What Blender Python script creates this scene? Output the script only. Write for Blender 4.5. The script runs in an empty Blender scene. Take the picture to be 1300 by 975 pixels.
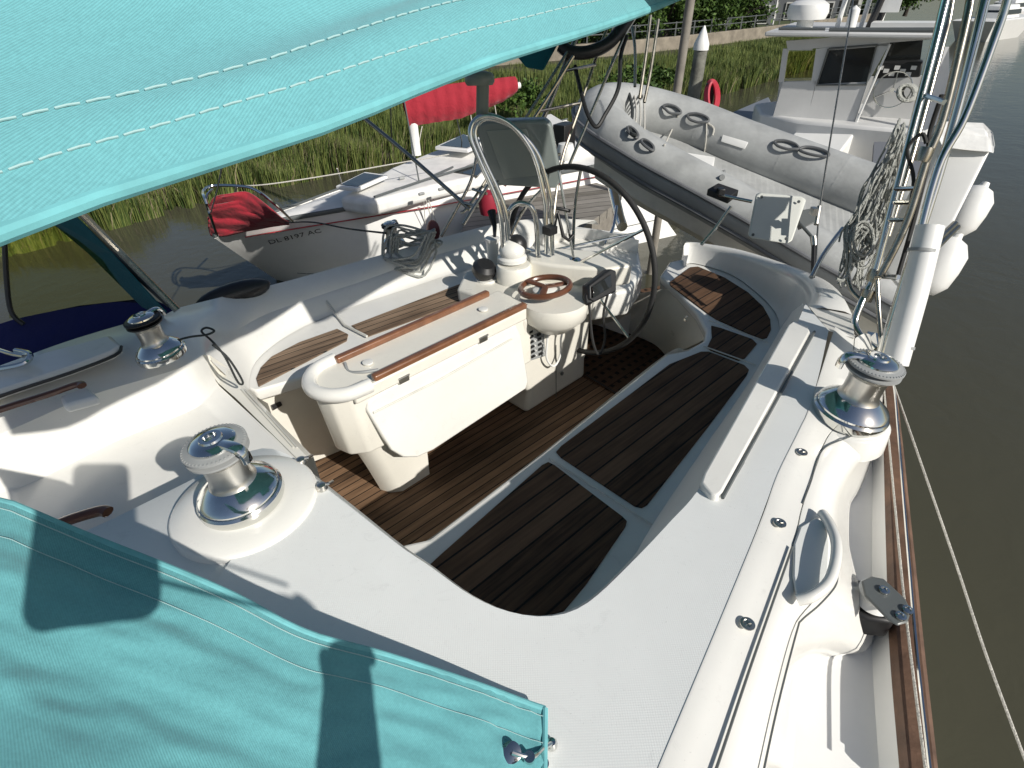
import bpy, math, random
import numpy as np
from mathutils import Vector, Matrix
random.seed(4); np.random.seed(4)
R_=math.radians
# ------------------------------------------------------------------ camera
F=716.0; CX,CY=650.0,487.5; CAMH=2.35
_down=np.array([30.,-1012.5,-F]); _down/=np.linalg.norm(_down)
_up=-_down; _fw=np.array([0,0,-1.]); _Y=_fw-_up*_fw.dot(_up); _Y/=np.linalg.norm(_Y); _X=np.cross(_Y,_up)
ROT=np.array([_X,_Y,_up]); CAM=np.array([0,0,CAMH])
sc=bpy.context.scene
cd=bpy.data.cameras.new('camera'); cam=bpy.data.objects.new('camera',cd); sc.collection.objects.link(cam)
cam.matrix_world=Matrix([[*ROT[0],0],[*ROT[1],0],[*ROT[2],CAMH],[0,0,0,1]])
cd.sensor_width=36; cd.lens=36*F/1300; cd.clip_start=0.02; cd.clip_end=3000
sc.camera=cam
# ------------------------------------------------------------------ light
SUN=ROT@np.array([132-CX,CY-590,-F]); SUN/=np.linalg.norm(SUN)
w=bpy.data.worlds.new('World'); sc.world=w; w.use_nodes=True
nt=w.node_tree; nt.nodes.clear()
sky=nt.nodes.new('ShaderNodeTexSky'); sky.sky_type='NISHITA'; sky.sun_disc=False
sky.sun_elevation=math.asin(-SUN[2]); sky.sun_rotation=math.atan2(-SUN[0],-SUN[1]); sky.air_density=1.0; sky.dust_density=1.2
bg=nt.nodes.new('ShaderNodeBackground'); bg.inputs[1].default_value=0.062
ow=nt.nodes.new('ShaderNodeOutputWorld'); nt.links.new(sky.outputs[0],bg.inputs[0]); nt.links.new(bg.outputs[0],ow.inputs[0])
sl=bpy.data.lights.new('sun','SUN'); sl.energy=4.1; sl.angle=R_(0.5); sl.color=(1,.955,.88)
so=bpy.data.objects.new('sun',sl); sc.collection.objects.link(so)
so.rotation_euler=Vector(SUN).to_track_quat('-Z','Y').to_euler()
sc.view_settings.view_transform='Standard'; sc.view_settings.look='None'; sc.view_settings.gamma=1; sc.view_settings.exposure=0.22
sc.view_settings.use_curve_mapping=False
sc.render.engine='CYCLES'
# ------------------------------------------------------------------ tracing helpers
def ray(px,py): return ROT@np.array([px-CX,CY-py,-F])
def W(px,py,z):
    d=ray(px,py); return CAM+d*((z-CAMH)/d[2])
def Q(px,py,depth): return CAM+ray(px,py)*(depth/F)
def PL(px,py,pt,n):
    d=ray(px,py); n=np.array(n,float); return CAM+d*(np.dot(np.array(pt)-CAM,n)/np.dot(d,n))
def V3(*a): return np.array(a,float)
def up(p,dz): return np.array(p)+V3(0,0,dz)
def cr(pts,n=8,closed=False):
    P=[np.array(p,float) for p in pts]; out=[]; m=len(P)
    rng=range(m if closed else m-1)
    for i in rng:
        if closed: a,b,c,d=P[i-1],P[i],P[(i+1)%m],P[(i+2)%m]
        else: a,b,c,d=P[max(i-1,0)],P[i],P[i+1],P[min(i+2,m-1)]
        for k in range(n):
            t=k/n; out.append(.5*((2*b)+(c-a)*t+(2*a-5*b+4*c-d)*t*t+(-a+3*b-3*c+d)*t**3))
    if not closed: out.append(P[-1])
    return out
def resample(pts,n):
    P=np.array(pts,float); s=np.r_[0,np.cumsum(np.linalg.norm(np.diff(P,axis=0),axis=1))]
    t=np.linspace(0,s[-1],n); return [np.array([np.interp(v,s,P[:,k]) for k in range(3)]) for v in t]
# ------------------------------------------------------------------ materials
def M(name,col,rough=.5,metal=0,coat=0,noise=0,nscale=8,bump=0,bscale=200,spec=.5,trans=0,stretch=None,coatr=.1):
    m=bpy.data.materials.new(name); m.use_nodes=True; t=m.node_tree; b=t.nodes['Principled BSDF']
    b.inputs['Base Color'].default_value=(*col,1); b.inputs['Roughness'].default_value=rough; b.inputs['Metallic'].default_value=metal
    b.inputs['Coat Weight'].default_value=coat; b.inputs['Coat Roughness'].default_value=coatr; b.inputs['Specular IOR Level'].default_value=spec
    tc=t.nodes.new('ShaderNodeTexCoord'); mp=t.nodes.new('ShaderNodeMapping'); t.links.new(tc.outputs['Object'],mp.inputs[0])
    if stretch: mp.inputs['Scale'].default_value=stretch
    if noise:
        n=t.nodes.new('ShaderNodeTexNoise'); n.inputs['Scale'].default_value=nscale; n.inputs['Detail'].default_value=7; n.inputs['Roughness'].default_value=.62
        t.links.new(mp.outputs[0],n.inputs['Vector'])
        r=t.nodes.new('ShaderNodeMapRange'); r.inputs['From Min'].default_value=.3; r.inputs['From Max'].default_value=.7
        r.inputs['To Min'].default_value=1-noise; r.inputs['To Max'].default_value=1+noise*.6; t.links.new(n.outputs['Fac'],r.inputs['Value'])
        x=t.nodes.new('ShaderNodeVectorMath'); x.operation='SCALE'; x.inputs[0].default_value=col; t.links.new(r.outputs[0],x.inputs['Scale']); t.links.new(x.outputs[0],b.inputs['Base Color'])
        r2=t.nodes.new('ShaderNodeMapRange'); r2.inputs['To Min'].default_value=max(.02,rough*.75); r2.inputs['To Max'].default_value=min(1,rough*1.3); t.links.new(n.outputs['Fac'],r2.inputs['Value']); t.links.new(r2.outputs[0],b.inputs['Roughness'])
    if bump:
        n=t.nodes.new('ShaderNodeTexNoise'); n.inputs['Scale'].default_value=bscale; n.inputs['Detail'].default_value=3; t.links.new(mp.outputs[0],n.inputs['Vector'])
        bp=t.nodes.new('ShaderNodeBump'); bp.inputs['Strength'].default_value=bump; bp.inputs['Distance'].default_value=.01; t.links.new(n.outputs['Fac'],bp.inputs['Height']); t.links.new(bp.outputs[0],b.inputs['Normal'])
    return m
def specks(m,scale=210,amt=.14,lo=.70,hi=.76):
    t=m.node_tree; b=t.nodes['Principled BSDF']; L=t.links.new; src=b.inputs['Base Color'].links[0].from_socket
    tc=t.nodes.new('ShaderNodeTexCoord'); n=t.nodes.new('ShaderNodeTexNoise'); n.inputs['Scale'].default_value=scale; n.inputs['Detail'].default_value=2; L(tc.outputs['Object'],n.inputs['Vector'])
    n2=t.nodes.new('ShaderNodeTexNoise'); n2.inputs['Scale'].default_value=14; n2.inputs['Detail'].default_value=8; n2.inputs['Roughness'].default_value=.75; n2.inputs['Distortion'].default_value=1.5; L(tc.outputs['Object'],n2.inputs['Vector'])
    r=t.nodes.new('ShaderNodeMapRange'); r.inputs['From Min'].default_value=lo; r.inputs['From Max'].default_value=hi; r.inputs['To Min'].default_value=1; r.inputs['To Max'].default_value=1-amt; L(n.outputs['Fac'],r.inputs['Value'])
    r2=t.nodes.new('ShaderNodeMapRange'); r2.inputs['From Min'].default_value=.58; r2.inputs['From Max'].default_value=.72; r2.inputs['To Min'].default_value=1; r2.inputs['To Max'].default_value=.90; L(n2.outputs['Fac'],r2.inputs['Value'])
    mu=t.nodes.new('ShaderNodeMath'); mu.operation='MULTIPLY'; L(r.outputs[0],mu.inputs[0]); L(r2.outputs[0],mu.inputs[1])
    x=t.nodes.new('ShaderNodeVectorMath'); x.operation='SCALE'; L(src,x.inputs[0]); L(mu.outputs[0],x.inputs['Scale']); L(x.outputs[0],b.inputs['Base Color'])
def nn(t,typ,**k):
    n=t.nodes.new(typ)
    for a,v in k.items(): setattr(n,a,v)
    return n
def mathn(t,op,a,b=None):
    n=t.nodes.new('ShaderNodeMath'); n.operation=op
    for i,v in enumerate((a,b)):
        if v is None: continue
        if isinstance(v,(int,float)): n.inputs[i].default_value=v
        else: t.links.new(v,n.inputs[i])
    return n.outputs[0]
def teak(name,ang,spacing,seam,c1,c2,seamcol,off=0,holes=0,rough=.75):
    """planks running along azimuth ang (deg), spacing in m"""
    m=bpy.data.materials.new(name); m.use_nodes=True; t=m.node_tree; b=t.nodes['Principled BSDF']; L=t.links.new
    tc=nn(t,'ShaderNodeTexCoord'); mp=nn(t,'ShaderNodeMapping'); mp.inputs['Rotation'].default_value=(0,0,R_(ang)); L(tc.outputs['Object'],mp.inputs[0])
    sp=nn(t,'ShaderNodeSeparateXYZ'); L(mp.outputs[0],sp.inputs[0])
    xs=mathn(t,'ADD',mathn(t,'DIVIDE',sp.outputs['X'],spacing),off+50); fr=mathn(t,'FRACT',xs); fl=mathn(t,'FLOOR',xs)
    sm=mathn(t,'LESS_THAN',fr,seam)
    wn=nn(t,'ShaderNodeTexWhiteNoise',noise_dimensions='1D'); L(fl,wn.inputs['W'])
    g=nn(t,'ShaderNodeMapping'); g.inputs['Scale'].default_value=(90,5,90); L(mp.outputs[0],g.inputs[0])
    cmb=nn(t,'ShaderNodeVectorMath',operation='ADD'); L(g.outputs[0],cmb.inputs[0]); 
    sc1=nn(t,'ShaderNodeVectorMath',operation='SCALE'); L(wn.outputs['Color'],sc1.inputs[0]); sc1.inputs['Scale'].default_value=30; L(sc1.outputs[0],cmb.inputs[1])
    n=nn(t,'ShaderNodeTexNoise'); n.inputs['Scale'].default_value=1; n.inputs['Detail'].default_value=6; L(cmb.outputs[0],n.inputs['Vector'])
    n2=nn(t,'ShaderNodeTexNoise'); n2.inputs['Scale'].default_value=6; n2.inputs['Detail'].default_value=5; L(tc.outputs['Object'],n2.inputs['Vector'])
    f=mathn(t,'ADD',mathn(t,'MULTIPLY',n.outputs['Fac'],1.1),mathn(t,'ADD',mathn(t,'MULTIPLY',mathn(t,'SUBTRACT',wn.outputs['Value'],.15),.6),mathn(t,'MULTIPLY',n2.outputs['Fac'],.6)))
    rg=nn(t,'ShaderNodeMapRange'); rg.inputs['From Min'].default_value=.65; rg.inputs['From Max'].default_value=1.45; L(f,rg.inputs['Value'])
    mx=nn(t,'ShaderNodeMix',data_type='RGBA'); mx.inputs['A'].default_value=(*c1,1); mx.inputs['B'].default_value=(*c2,1); L(rg.outputs[0],mx.inputs['Factor'])
    m2=nn(t,'ShaderNodeMix',data_type='RGBA'); L(sm,m2.inputs['Factor']); L(mx.outputs['Result'],m2.inputs['A']); m2.inputs['B'].default_value=(*seamcol,1)
    out=m2.outputs['Result']; hm=sm
    if holes:
        ys=mathn(t,'FRACT',mathn(t,'ADD',mathn(t,'DIVIDE',sp.outputs['Y'],holes),50)); xh=mathn(t,'FRACT',mathn(t,'ADD',mathn(t,'DIVIDE',sp.outputs['X'],holes),50.2))
        h=mathn(t,'MULTIPLY',mathn(t,'LESS_THAN',ys,.42),mathn(t,'LESS_THAN',xh,.42))
        m3=nn(t,'ShaderNodeMix',data_type='RGBA'); L(h,m3.inputs['Factor']); L(out,m3.inputs['A']); m3.inputs['B'].default_value=(.004,.004,.004,1); out=m3.outputs['Result']
    L(out,b.inputs['Base Color']); b.inputs['Roughness'].default_value=rough; b.inputs['Specular IOR Level'].default_value=.25
    ht=mathn(t,'SUBTRACT',mathn(t,'MULTIPLY',n.outputs['Fac'],.25),hm)
    bp=nn(t,'ShaderNodeBump'); bp.inputs['Strength'].default_value=.35; bp.inputs['Distance'].default_value=.004; L(ht,bp.inputs['Height']); L(bp.outputs[0],b.inputs['Normal'])
    return m
def canvas(name,col,ang=20,fold=.5,sc_=1.0):
    m=bpy.data.materials.new(name); m.use_nodes=True; t=m.node_tree; b=t.nodes['Principled BSDF']; L=t.links.new
    tc=nn(t,'ShaderNodeTexCoord'); mp=nn(t,'ShaderNodeMapping'); mp.inputs['Rotation'].default_value=(0,0,R_(ang)); L(tc.outputs['Object'],mp.inputs[0])
    wv=nn(t,'ShaderNodeTexWave'); wv.inputs['Scale'].default_value=150*sc_; wv.inputs['Distortion'].default_value=.6; wv.inputs['Detail'].default_value=2; wv.inputs['Detail Scale'].default_value=2; L(mp.outputs[0],wv.inputs['Vector'])
    wv2=nn(t,'ShaderNodeTexWave',bands_direction='Y'); wv2.inputs['Scale'].default_value=240*sc_; wv2.inputs['Distortion'].default_value=1.; L(mp.outputs[0],wv2.inputs['Vector'])
    n=nn(t,'ShaderNodeTexNoise'); n.inputs['Scale'].default_value=3.5; n.inputs['Detail'].default_value=9; n.inputs['Roughness'].default_value=.7; n.inputs['Distortion'].default_value=.8; L(tc.outputs['Object'],n.inputs['Vector'])
    nf=nn(t,'ShaderNodeTexNoise'); nf.inputs['Scale'].default_value=260; nf.inputs['Detail'].default_value=3; L(tc.outputs['Object'],nf.inputs['Vector'])
    f=mathn(t,'ADD',mathn(t,'ADD',mathn(t,'MULTIPLY',wv.outputs['Fac'],.075),mathn(t,'MULTIPLY',wv2.outputs['Fac'],.06)),mathn(t,'ADD',mathn(t,'MULTIPLY',n.outputs['Fac'],.42),mathn(t,'ADD',mathn(t,'MULTIPLY',nf.outputs['Fac'],.3),.42)))
    x=nn(t,'ShaderNodeVectorMath',operation='SCALE'); x.inputs[0].default_value=col; L(f,x.inputs['Scale']); L(x.outputs[0],b.inputs['Base Color'])
    b.inputs['Roughness'].default_value=.85; b.inputs['Specular IOR Level'].default_value=.2; b.inputs['Sheen Weight'].default_value=.15
    n3=nn(t,'ShaderNodeTexNoise'); n3.inputs['Scale'].default_value=9; n3.inputs['Detail'].default_value=3
    g=nn(t,'ShaderNodeMapping'); g.inputs['Scale'].default_value=(1,.35,1); g.inputs['Rotation'].default_value=(0,0,R_(ang-60)); L(tc.outputs['Object'],g.inputs[0]); L(g.outputs[0],n3.inputs['Vector'])
    ht=mathn(t,'ADD',mathn(t,'MULTIPLY',wv.outputs['Fac'],.008),mathn(t,'MULTIPLY',n3.outputs['Fac'],fold))
    bp=nn(t,'ShaderNodeBump'); bp.inputs['Strength'].default_value=.8; bp.inputs['Distance'].default_value=.03; L(ht,bp.inputs['Height']); L(bp.outputs[0],b.inputs['Normal'])
    return m
def nonskid(name,col):
    m=M(name,col,rough=.42,noise=.05,nscale=3); t=m.node_tree; b=t.nodes['Principled BSDF']; L=t.links.new
    tc=nn(t,'ShaderNodeTexCoord'); mp=nn(t,'ShaderNodeMapping'); mp.inputs['Rotation'].default_value=(0,0,R_(45)); mp.inputs['Scale'].default_value=(1150,1150,1150); L(tc.outputs['Object'],mp.inputs[0])
    sp=nn(t,'ShaderNodeSeparateXYZ'); L(mp.outputs[0],sp.inputs[0])
    a=mathn(t,'MULTIPLY',mathn(t,'SINE',sp.outputs['X']),mathn(t,'SINE',mathn(t,'MULTIPLY',sp.outputs['Y'],1.0)))
    bp=nn(t,'ShaderNodeBump'); bp.inputs['Strength'].default_value=.16; bp.inputs['Distance'].default_value=.0005; L(a,bp.inputs['Height']); L(bp.outputs[0],b.inputs['Normal'])
    return m
GEL=M('gelcoat',(.76,.75,.71),rough=.24,coat=.4,noise=.08,nscale=2.2,coatr=.15)
GELG=M('gelcoat_cream',(.76,.735,.66),rough=.3,coat=.3,noise=.07,nscale=4)
NSK=nonskid('nonskid_gelcoat',(.78,.79,.775))
GELW=M('white_plastic',(.78,.78,.76),rough=.35,noise=.04,nscale=6)
for _m in (GEL,GELG,NSK): specks(_m)
DIRT=M('weathered_gelcoat',(.62,.61,.56),rough=.5,noise=.18,nscale=9)
CHR=M('polished_steel',(.80,.80,.78),rough=.10,metal=1,noise=.06,nscale=45)
SAT=M('satin_steel',(.62,.60,.56),rough=.3,metal=1,noise=.06,nscale=30)
STS=M('stainless_tube',(.70,.70,.67),rough=.12,metal=1)
STO=M('weathered_tube',(.42,.39,.33),rough=.26,metal=1,noise=.2,nscale=20)
BLK=M('black_plastic',(.015,.015,.016),rough=.4)
RUB=M('black_rubber',(.02,.02,.02),rough=.7,noise=.2,nscale=30)
GRY=M('grey_plastic',(.30,.31,.31),rough=.5,noise=.08,nscale=20)
DGRY=M('dark_grey_plastic',(.10,.11,.11),rough=.35)
GLS=M('dark_window',(.02,.022,.022),rough=.06,spec=.8)
TK_S=teak('teak_seat_dark',48,.062,.10,(.042,.023,.013),(.17,.095,.054),(.004,.004,.004),off=.3)
TK_F=teak('teak_sole',48,.040,.12,(.065,.038,.022),(.24,.145,.085),(.006,.005,.004),off=.1)
TK_G=teak('teak_grating',48,.16,.03,(.05,.026,.015),(.13,.075,.045),(.006,.005,.004),holes=.055)
TK_W=teak('teak_weathered',54,.040,.12,(.115,.078,.052),(.33,.235,.16),(.012,.011,.010))
VARN=M('varnished_teak',(.20,.085,.040),rough=.32,coat=.7,noise=.35,nscale=14,stretch=(1,1,1))
VARD=M('dark_teak_grab_rail',(.13,.05,.025),rough=.3,coat=.4,noise=.3,nscale=14)
CAPR=M('weathered_teak_cap',(.15,.085,.055),rough=.6,noise=.6,nscale=9,bump=.25,bscale=60)
TEAL=canvas('teal_canvas',(.17,.47,.505),fold=.22)
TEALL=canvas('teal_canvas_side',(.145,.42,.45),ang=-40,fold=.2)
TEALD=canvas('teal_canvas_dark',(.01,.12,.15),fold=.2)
NAVY=canvas('navy_canvas',(.006,.010,.10),fold=.2)
RED=canvas('red_canvas',(.36,.026,.042),fold=1.1)
WELT=M('teal_binding',(.15,.43,.46),rough=.85,noise=.2,nscale=20)
STI=M('stitch_thread',(.33,.50,.50),rough=.8)
ROPE=M('grey_rope',(.42,.43,.40),rough=.9,noise=.4,nscale=160,bump=.8,bscale=260)
ROPEW=M('white_rope',(.62,.60,.54),rough=.9,noise=.3,nscale=160,bump=.8,bscale=260)
ROPED=M('dark_cord',(.03,.035,.035),rough=.9)
PVC=M('dinghy_grey_fabric',(.36,.37,.365),rough=.55,noise=.24,nscale=5,bump=.12,bscale=40)
PVCD=M('dinghy_dark_strake',(.14,.145,.155),rough=.5,noise=.2,nscale=6)
HULLB=M('dinghy_hull',(.76,.72,.63),rough=.5,noise=.22,nscale=4)
CON=M('concrete',(.24,.21,.165),rough=.9,noise=.35,nscale=3,bump=.5,bscale=20)
DOCKW=M('grey_dock_planks',(.24,.22,.19),rough=.85,noise=.35,nscale=6)
PILE=M('concrete_piling',(.20,.20,.17),rough=.9,noise=.5,nscale=5,bump=.5,bscale=25)
TRUNK=M('bark',(.06,.05,.04),rough=.95,noise=.4,nscale=10)
SID=M('grey_siding',(.13,.14,.15),rough=.8,noise=.12,nscale=4)
SIDW=M('white_siding',(.60,.60,.57),rough=.7,noise=.1,nscale=4)
ROOFM=M('roof_shingle',(.05,.05,.055),rough=.9,noise=.3,nscale=6)
def leafmat(name,c1,c2):
    m=bpy.data.materials.new(name); m.use_nodes=True; t=m.node_tree; b=t.nodes['Principled BSDF']; L=t.links.new
    tc=nn(t,'ShaderNodeTexCoord'); n=nn(t,'ShaderNodeTexNoise'); n.inputs['Scale'].default_value=.9; n.inputs['Detail'].default_value=8; n.inputs['Roughness'].default_value=.75; L(tc.outputs['Object'],n.inputs['Vector'])
    rg=nn(t,'ShaderNodeMapRange'); rg.inputs['From Min'].default_value=.35; rg.inputs['From Max'].default_value=.65
    ge=nn(t,'ShaderNodeNewGeometry'); L(mathn(t,'ADD',mathn(t,'MULTIPLY',n.outputs['Fac'],.6),mathn(t,'MULTIPLY',ge.outputs['Random Per Island'],.42)),rg.inputs['Value'])
    mx=nn(t,'ShaderNodeMix',data_type='RGBA'); mx.inputs['A'].default_value=(*c1,1); mx.inputs['B'].default_value=(*c2,1); L(rg.outputs[0],mx.inputs['Factor']); L(mx.outputs['Result'],b.inputs['Base Color'])
    b.inputs['Roughness'].default_value=.6; b.inputs['Specular IOR Level'].default_value=.25
    return m
GRASS=leafmat('marsh_grass',(.036,.066,.014),(.16,.19,.052))
DRY=leafmat('dry_reed',(.10,.085,.05),(.22,.19,.11))
LEAF=leafmat('tree_leaves',(.028,.06,.012),(.075,.13,.025))
# ------------------------------------------------------------------ object helpers
def add(name,V,Fc,mat,parent=None,smooth=False,bevel=0,seg=2,solid=0,sub=0,angle=35):
    me=bpy.data.meshes.new(name); me.from_pydata([tuple(map(float,v)) for v in V],[],[list(f) for f in Fc]); me.update()
    return fin(name,me,mat,parent,smooth,bevel,seg,solid,sub,angle)
def fin(name,me,mat,parent=None,smooth=False,bevel=0,seg=2,solid=0,sub=0,angle=35):
    import bmesh
    bm=bmesh.new(); bm.from_mesh(me); bmesh.ops.recalc_face_normals(bm,faces=bm.faces[:]); bm.to_mesh(me); bm.free()
    me.materials.append(mat)
    o=bpy.data.objects.new(name,me); sc.collection.objects.link(o)
    if smooth:
        for p in me.polygons: p.use_smooth=True
        try: me.set_sharp_from_angle(angle=R_(angle))
        except Exception: pass
    if solid:
        s=o.modifiers.new('s','SOLIDIFY'); s.thickness=solid; s.offset=-1
    if bevel:
        b=o.modifiers.new('b','BEVEL'); b.width=bevel; b.segments=seg; b.limit_method='ANGLE'; b.angle_limit=R_(30); b.harden_normals=False
        for p in me.polygons: p.use_smooth=True
        try: me.set_sharp_from_angle(angle=R_(60))
        except Exception: pass
    if sub:
        s=o.modifiers.new('u','SUBSURF'); s.levels=sub; s.render_levels=sub
    if parent is not None: setp(o,parent)
    return o
def setp(o,p):
    q=p; loc=Vector((0,0,0))
    while q is not None: loc+=q.location; q=q.parent if q.parent else None
    o.parent=p
    # parents are only ever translated: keep mesh data in world metres
    tot=Vector((0,0,0)); q=p
    while q is not None:
        tot+=q.location+ (q.matrix_parent_inverse.translation if q.parent else Vector((0,0,0))); q=q.parent
    o.matrix_parent_inverse=Matrix.Translation(-tot)
def thing(name,label,cat,loc,group=None):
    o=bpy.data.objects.new(name,None); sc.collection.objects.link(o); o.location=tuple(map(float,loc)); o.empty_display_size=.1
    o['label']=label; o['category']=cat
    if group: o['group']=group
    return o
def tag(o,label,cat,group=None):
    o['label']=label; o['category']=cat
    if group: o['group']=group
    return o
def struct(o,kind='structure'): o['kind']=kind; return o
SPLIT={'pipe_band','rail_clamp','seat_groove','bolt_head','tray_cap','rail_rung','arch_rung','switch','stay_wire','deck_fitting','roof_mast','dark_strut','console_dial','rail_bracket','fender_cord','reef_line','dinghy_line','rail_cable','washboard_track','deck_button'}
class B:
    def __init__(s): s.V=[]; s.F=[]
    def m(s,V,Fc):
        k=len(s.V); s.V+= [np.array(v,float) for v in V]; s.F+=[[i+k for i in f] for f in Fc]; return s
    def loft(s,rows,closed=False,capu=False):
        n=len(rows[0]); V=[p for r in rows for p in r]; Fc=[]
        for j in range(len(rows)-1):
            for i in range(n if closed else n-1):
                a=j*n+i; b=j*n+(i+1)%n; Fc.append([a,b,b+n,a+n])
        if capu: Fc+= [list(range(n))[::-1],[(len(rows)-1)*n+i for i in range(n)]]
        return s.m(V,Fc)
    def prism(s,top,h,vec=None):
        n=len(top); v=V3(0,0,-h) if vec is None else np.array(vec)
        V=[np.array(p) for p in top]+[np.array(p)+v for p in top]
        return s.m(V,[list(range(n)),[2*n-1-i for i in range(n)]]+[[i,(i+1)%n,(i+1)%n+n,i+n] for i in range(n)])
    def box(s,c,size,az=0,ax=None):
        a=R_(az); u=V3(math.sin(a),math.cos(a),0); v=V3(-math.cos(a),math.sin(a),0); w_=V3(0,0,1)
        if ax is not None: u,v,w_=[np.array(q)/np.linalg.norm(q) for q in ax]
        c=np.array(c,float); V=[c+u*size[0]*x/2+v*size[1]*y/2+w_*size[2]*z/2 for x in(-1,1) for y in(-1,1) for z in(-1,1)]
        return s.m(V,[[0,1,3,2],[4,6,7,5],[0,4,5,1],[2,3,7,6],[0,2,6,4],[1,5,7,3]])
    def tube(s,pts,r,n=10,closed=False,taper=None,flat=1.0):
        P=[np.array(p,float) for p in pts]; rows=[]; m=len(P); prev=None
        for i,p in enumerate(P):
            a=P[(i-1)%m] if closed else P[max(i-1,0)]; b=P[(i+1)%m] if closed else P[min(i+1,m-1)]
            t=b-a; L=np.linalg.norm(t); t=t/L if L>1e-9 else V3(0,0,1)
            if prev is None:
                k=V3(0,0,1) if abs(t[2])<.9 else V3(1,0,0); x=np.cross(t,k); x/=np.linalg.norm(x)
            else:
                x=prev-t*prev.dot(t); x/=max(np.linalg.norm(x),1e-9)
            y=np.cross(t,x); prev=x; rr=r if taper is None else r*taper[i]
            rows.append([p+rr*(math.cos(2*math.pi*k/n)*x+flat*math.sin(2*math.pi*k/n)*y) for k in range(n)])
        if closed: rows.append(rows[0]); return s.loft(rows,closed=True)
        return s.loft(rows,closed=True,capu=True)
    def lathe(s,prof,c,axis=(0,0,1),n=40,xdir=None):
        ax=np.array(axis,float); ax/=np.linalg.norm(ax); k=V3(0,0,1) if abs(ax[2])<.9 else V3(1,0,0)
        x=np.cross(ax,k); x/=np.linalg.norm(x); y=np.cross(ax,x); c=np.array(c,float)
        rows=[[c+ax*h+max(r,1e-4)*(math.cos(2*math.pi*i/n)*x+math.sin(2*math.pi*i/n)*y) for i in range(n)] for r,h in prof]
        return s.loft(rows,closed=True,capu=True)
    def ell(s,c,rad,n=16,m=10,ax=None):
        c=np.array(c,float); A=np.eye(3) if ax is None else np.array([np.array(q)/np.linalg.norm(q) for q in ax])
        rows=[]
        for j in range(m+1):
            th=math.pi*j/m; rr=max(math.sin(th),1e-3)
            rows.append([c+(V3(rr*math.cos(2*math.pi*i/n)*rad[0],rr*math.sin(2*math.pi*i/n)*rad[1],math.cos(th)*rad[2]))@A for i in range(n)])
        return s.loft(rows,closed=True,capu=True)
    def go(s,name,mat,parent=None,**k):
        if name not in SPLIT: return add(name,s.V,s.F,mat,parent,**k)
        n=len(s.V); p=list(range(n))
        def f(x):
            while p[x]!=x: p[x]=p[p[x]]; x=p[x]
            return x
        for q in s.F:
            for v in q[1:]: p[f(v)]=f(q[0])
        g={}
        for q in s.F: g.setdefault(f(q[0]),[]).append(q)
        o=None
        for fs in g.values():
            ids=sorted({v for q in fs for v in q}); mp={v:i for i,v in enumerate(ids)}
            o=add(name,[s.V[v] for v in ids],[[mp[v] for v in q] for q in fs],mat,parent,**k)
        return o
def pz3(pts): return [W(*p) for p in pts]
def pw(pts,z): return [W(a,b,z) for a,b in pts]
def text(name,s,size,origin,xd,yd,mat,parent,ext=.001):
    cu=bpy.data.curves.new(name,'FONT'); cu.body=s; cu.size=size; cu.extrude=ext; cu.resolution_u=3
    o=bpy.data.objects.new('tmp',cu); sc.collection.objects.link(o); dg=bpy.context.evaluated_depsgraph_get()
    me=bpy.data.meshes.new_from_object(o.evaluated_get(dg)); bpy.data.objects.remove(o)
    xd=np.array(xd)/np.linalg.norm(xd); yd=np.array(yd)-xd*np.dot(yd,xd); yd/=np.linalg.norm(yd); zd=np.cross(xd,yd)
    for v in me.vertices:
        p=np.array(origin)+xd*v.co[0]+yd*v.co[1]+zd*v.co[2]; v.co=Vector(p)
    return fin(name,me,mat,parent)
WZ=-0.6    # water level
#@@SECTIONS
# ------------------------------------------------------------------ setting: water
o=add('water',[(-400,-300,WZ),(900,-300,WZ),(900,900,WZ),(-400,900,WZ)],[[0,1,2,3]],None) if False else None
def watermat():
    m=bpy.data.materials.new('creek_water'); m.use_nodes=True; t=m.node_tree; b=t.nodes['Principled BSDF']; L=t.links.new
    b.inputs['Base Color'].default_value=(.062,.060,.040,1); b.inputs['Roughness'].default_value=.09; b.inputs['IOR'].default_value=1.33
    tc=nn(t,'ShaderNodeTexCoord'); mp=nn(t,'ShaderNodeMapping'); mp.inputs['Scale'].default_value=(1,1,1); L(tc.outputs['Object'],mp.inputs[0])
    n=nn(t,'ShaderNodeTexNoise'); n.inputs['Scale'].default_value=5; n.inputs['Detail'].default_value=4; n.inputs['Distortion'].default_value=.6; L(mp.outputs[0],n.inputs['Vector'])
    n2=nn(t,'ShaderNodeTexNoise'); n2.inputs['Scale'].default_value=1.1; n2.inputs['Detail'].default_value=2; L(mp.outputs[0],n2.inputs['Vector'])
    h=mathn(t,'ADD',mathn(t,'MULTIPLY',n.outputs['Fac'],.5),n2.outputs['Fac'])
    bp=nn(t,'ShaderNodeBump'); bp.inputs['Strength'].default_value=.2; bp.inputs['Distance'].default_value=.05; L(h,bp.inputs['Height']); L(bp.outputs[0],b.inputs['Normal'])
    return m
WAT=watermat()
struct(add('water',[(-500,-300,WZ),(1500,-300,WZ),(1500,1500,WZ),(-500,1500,WZ)],[[0,1,2,3]],WAT))
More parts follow.
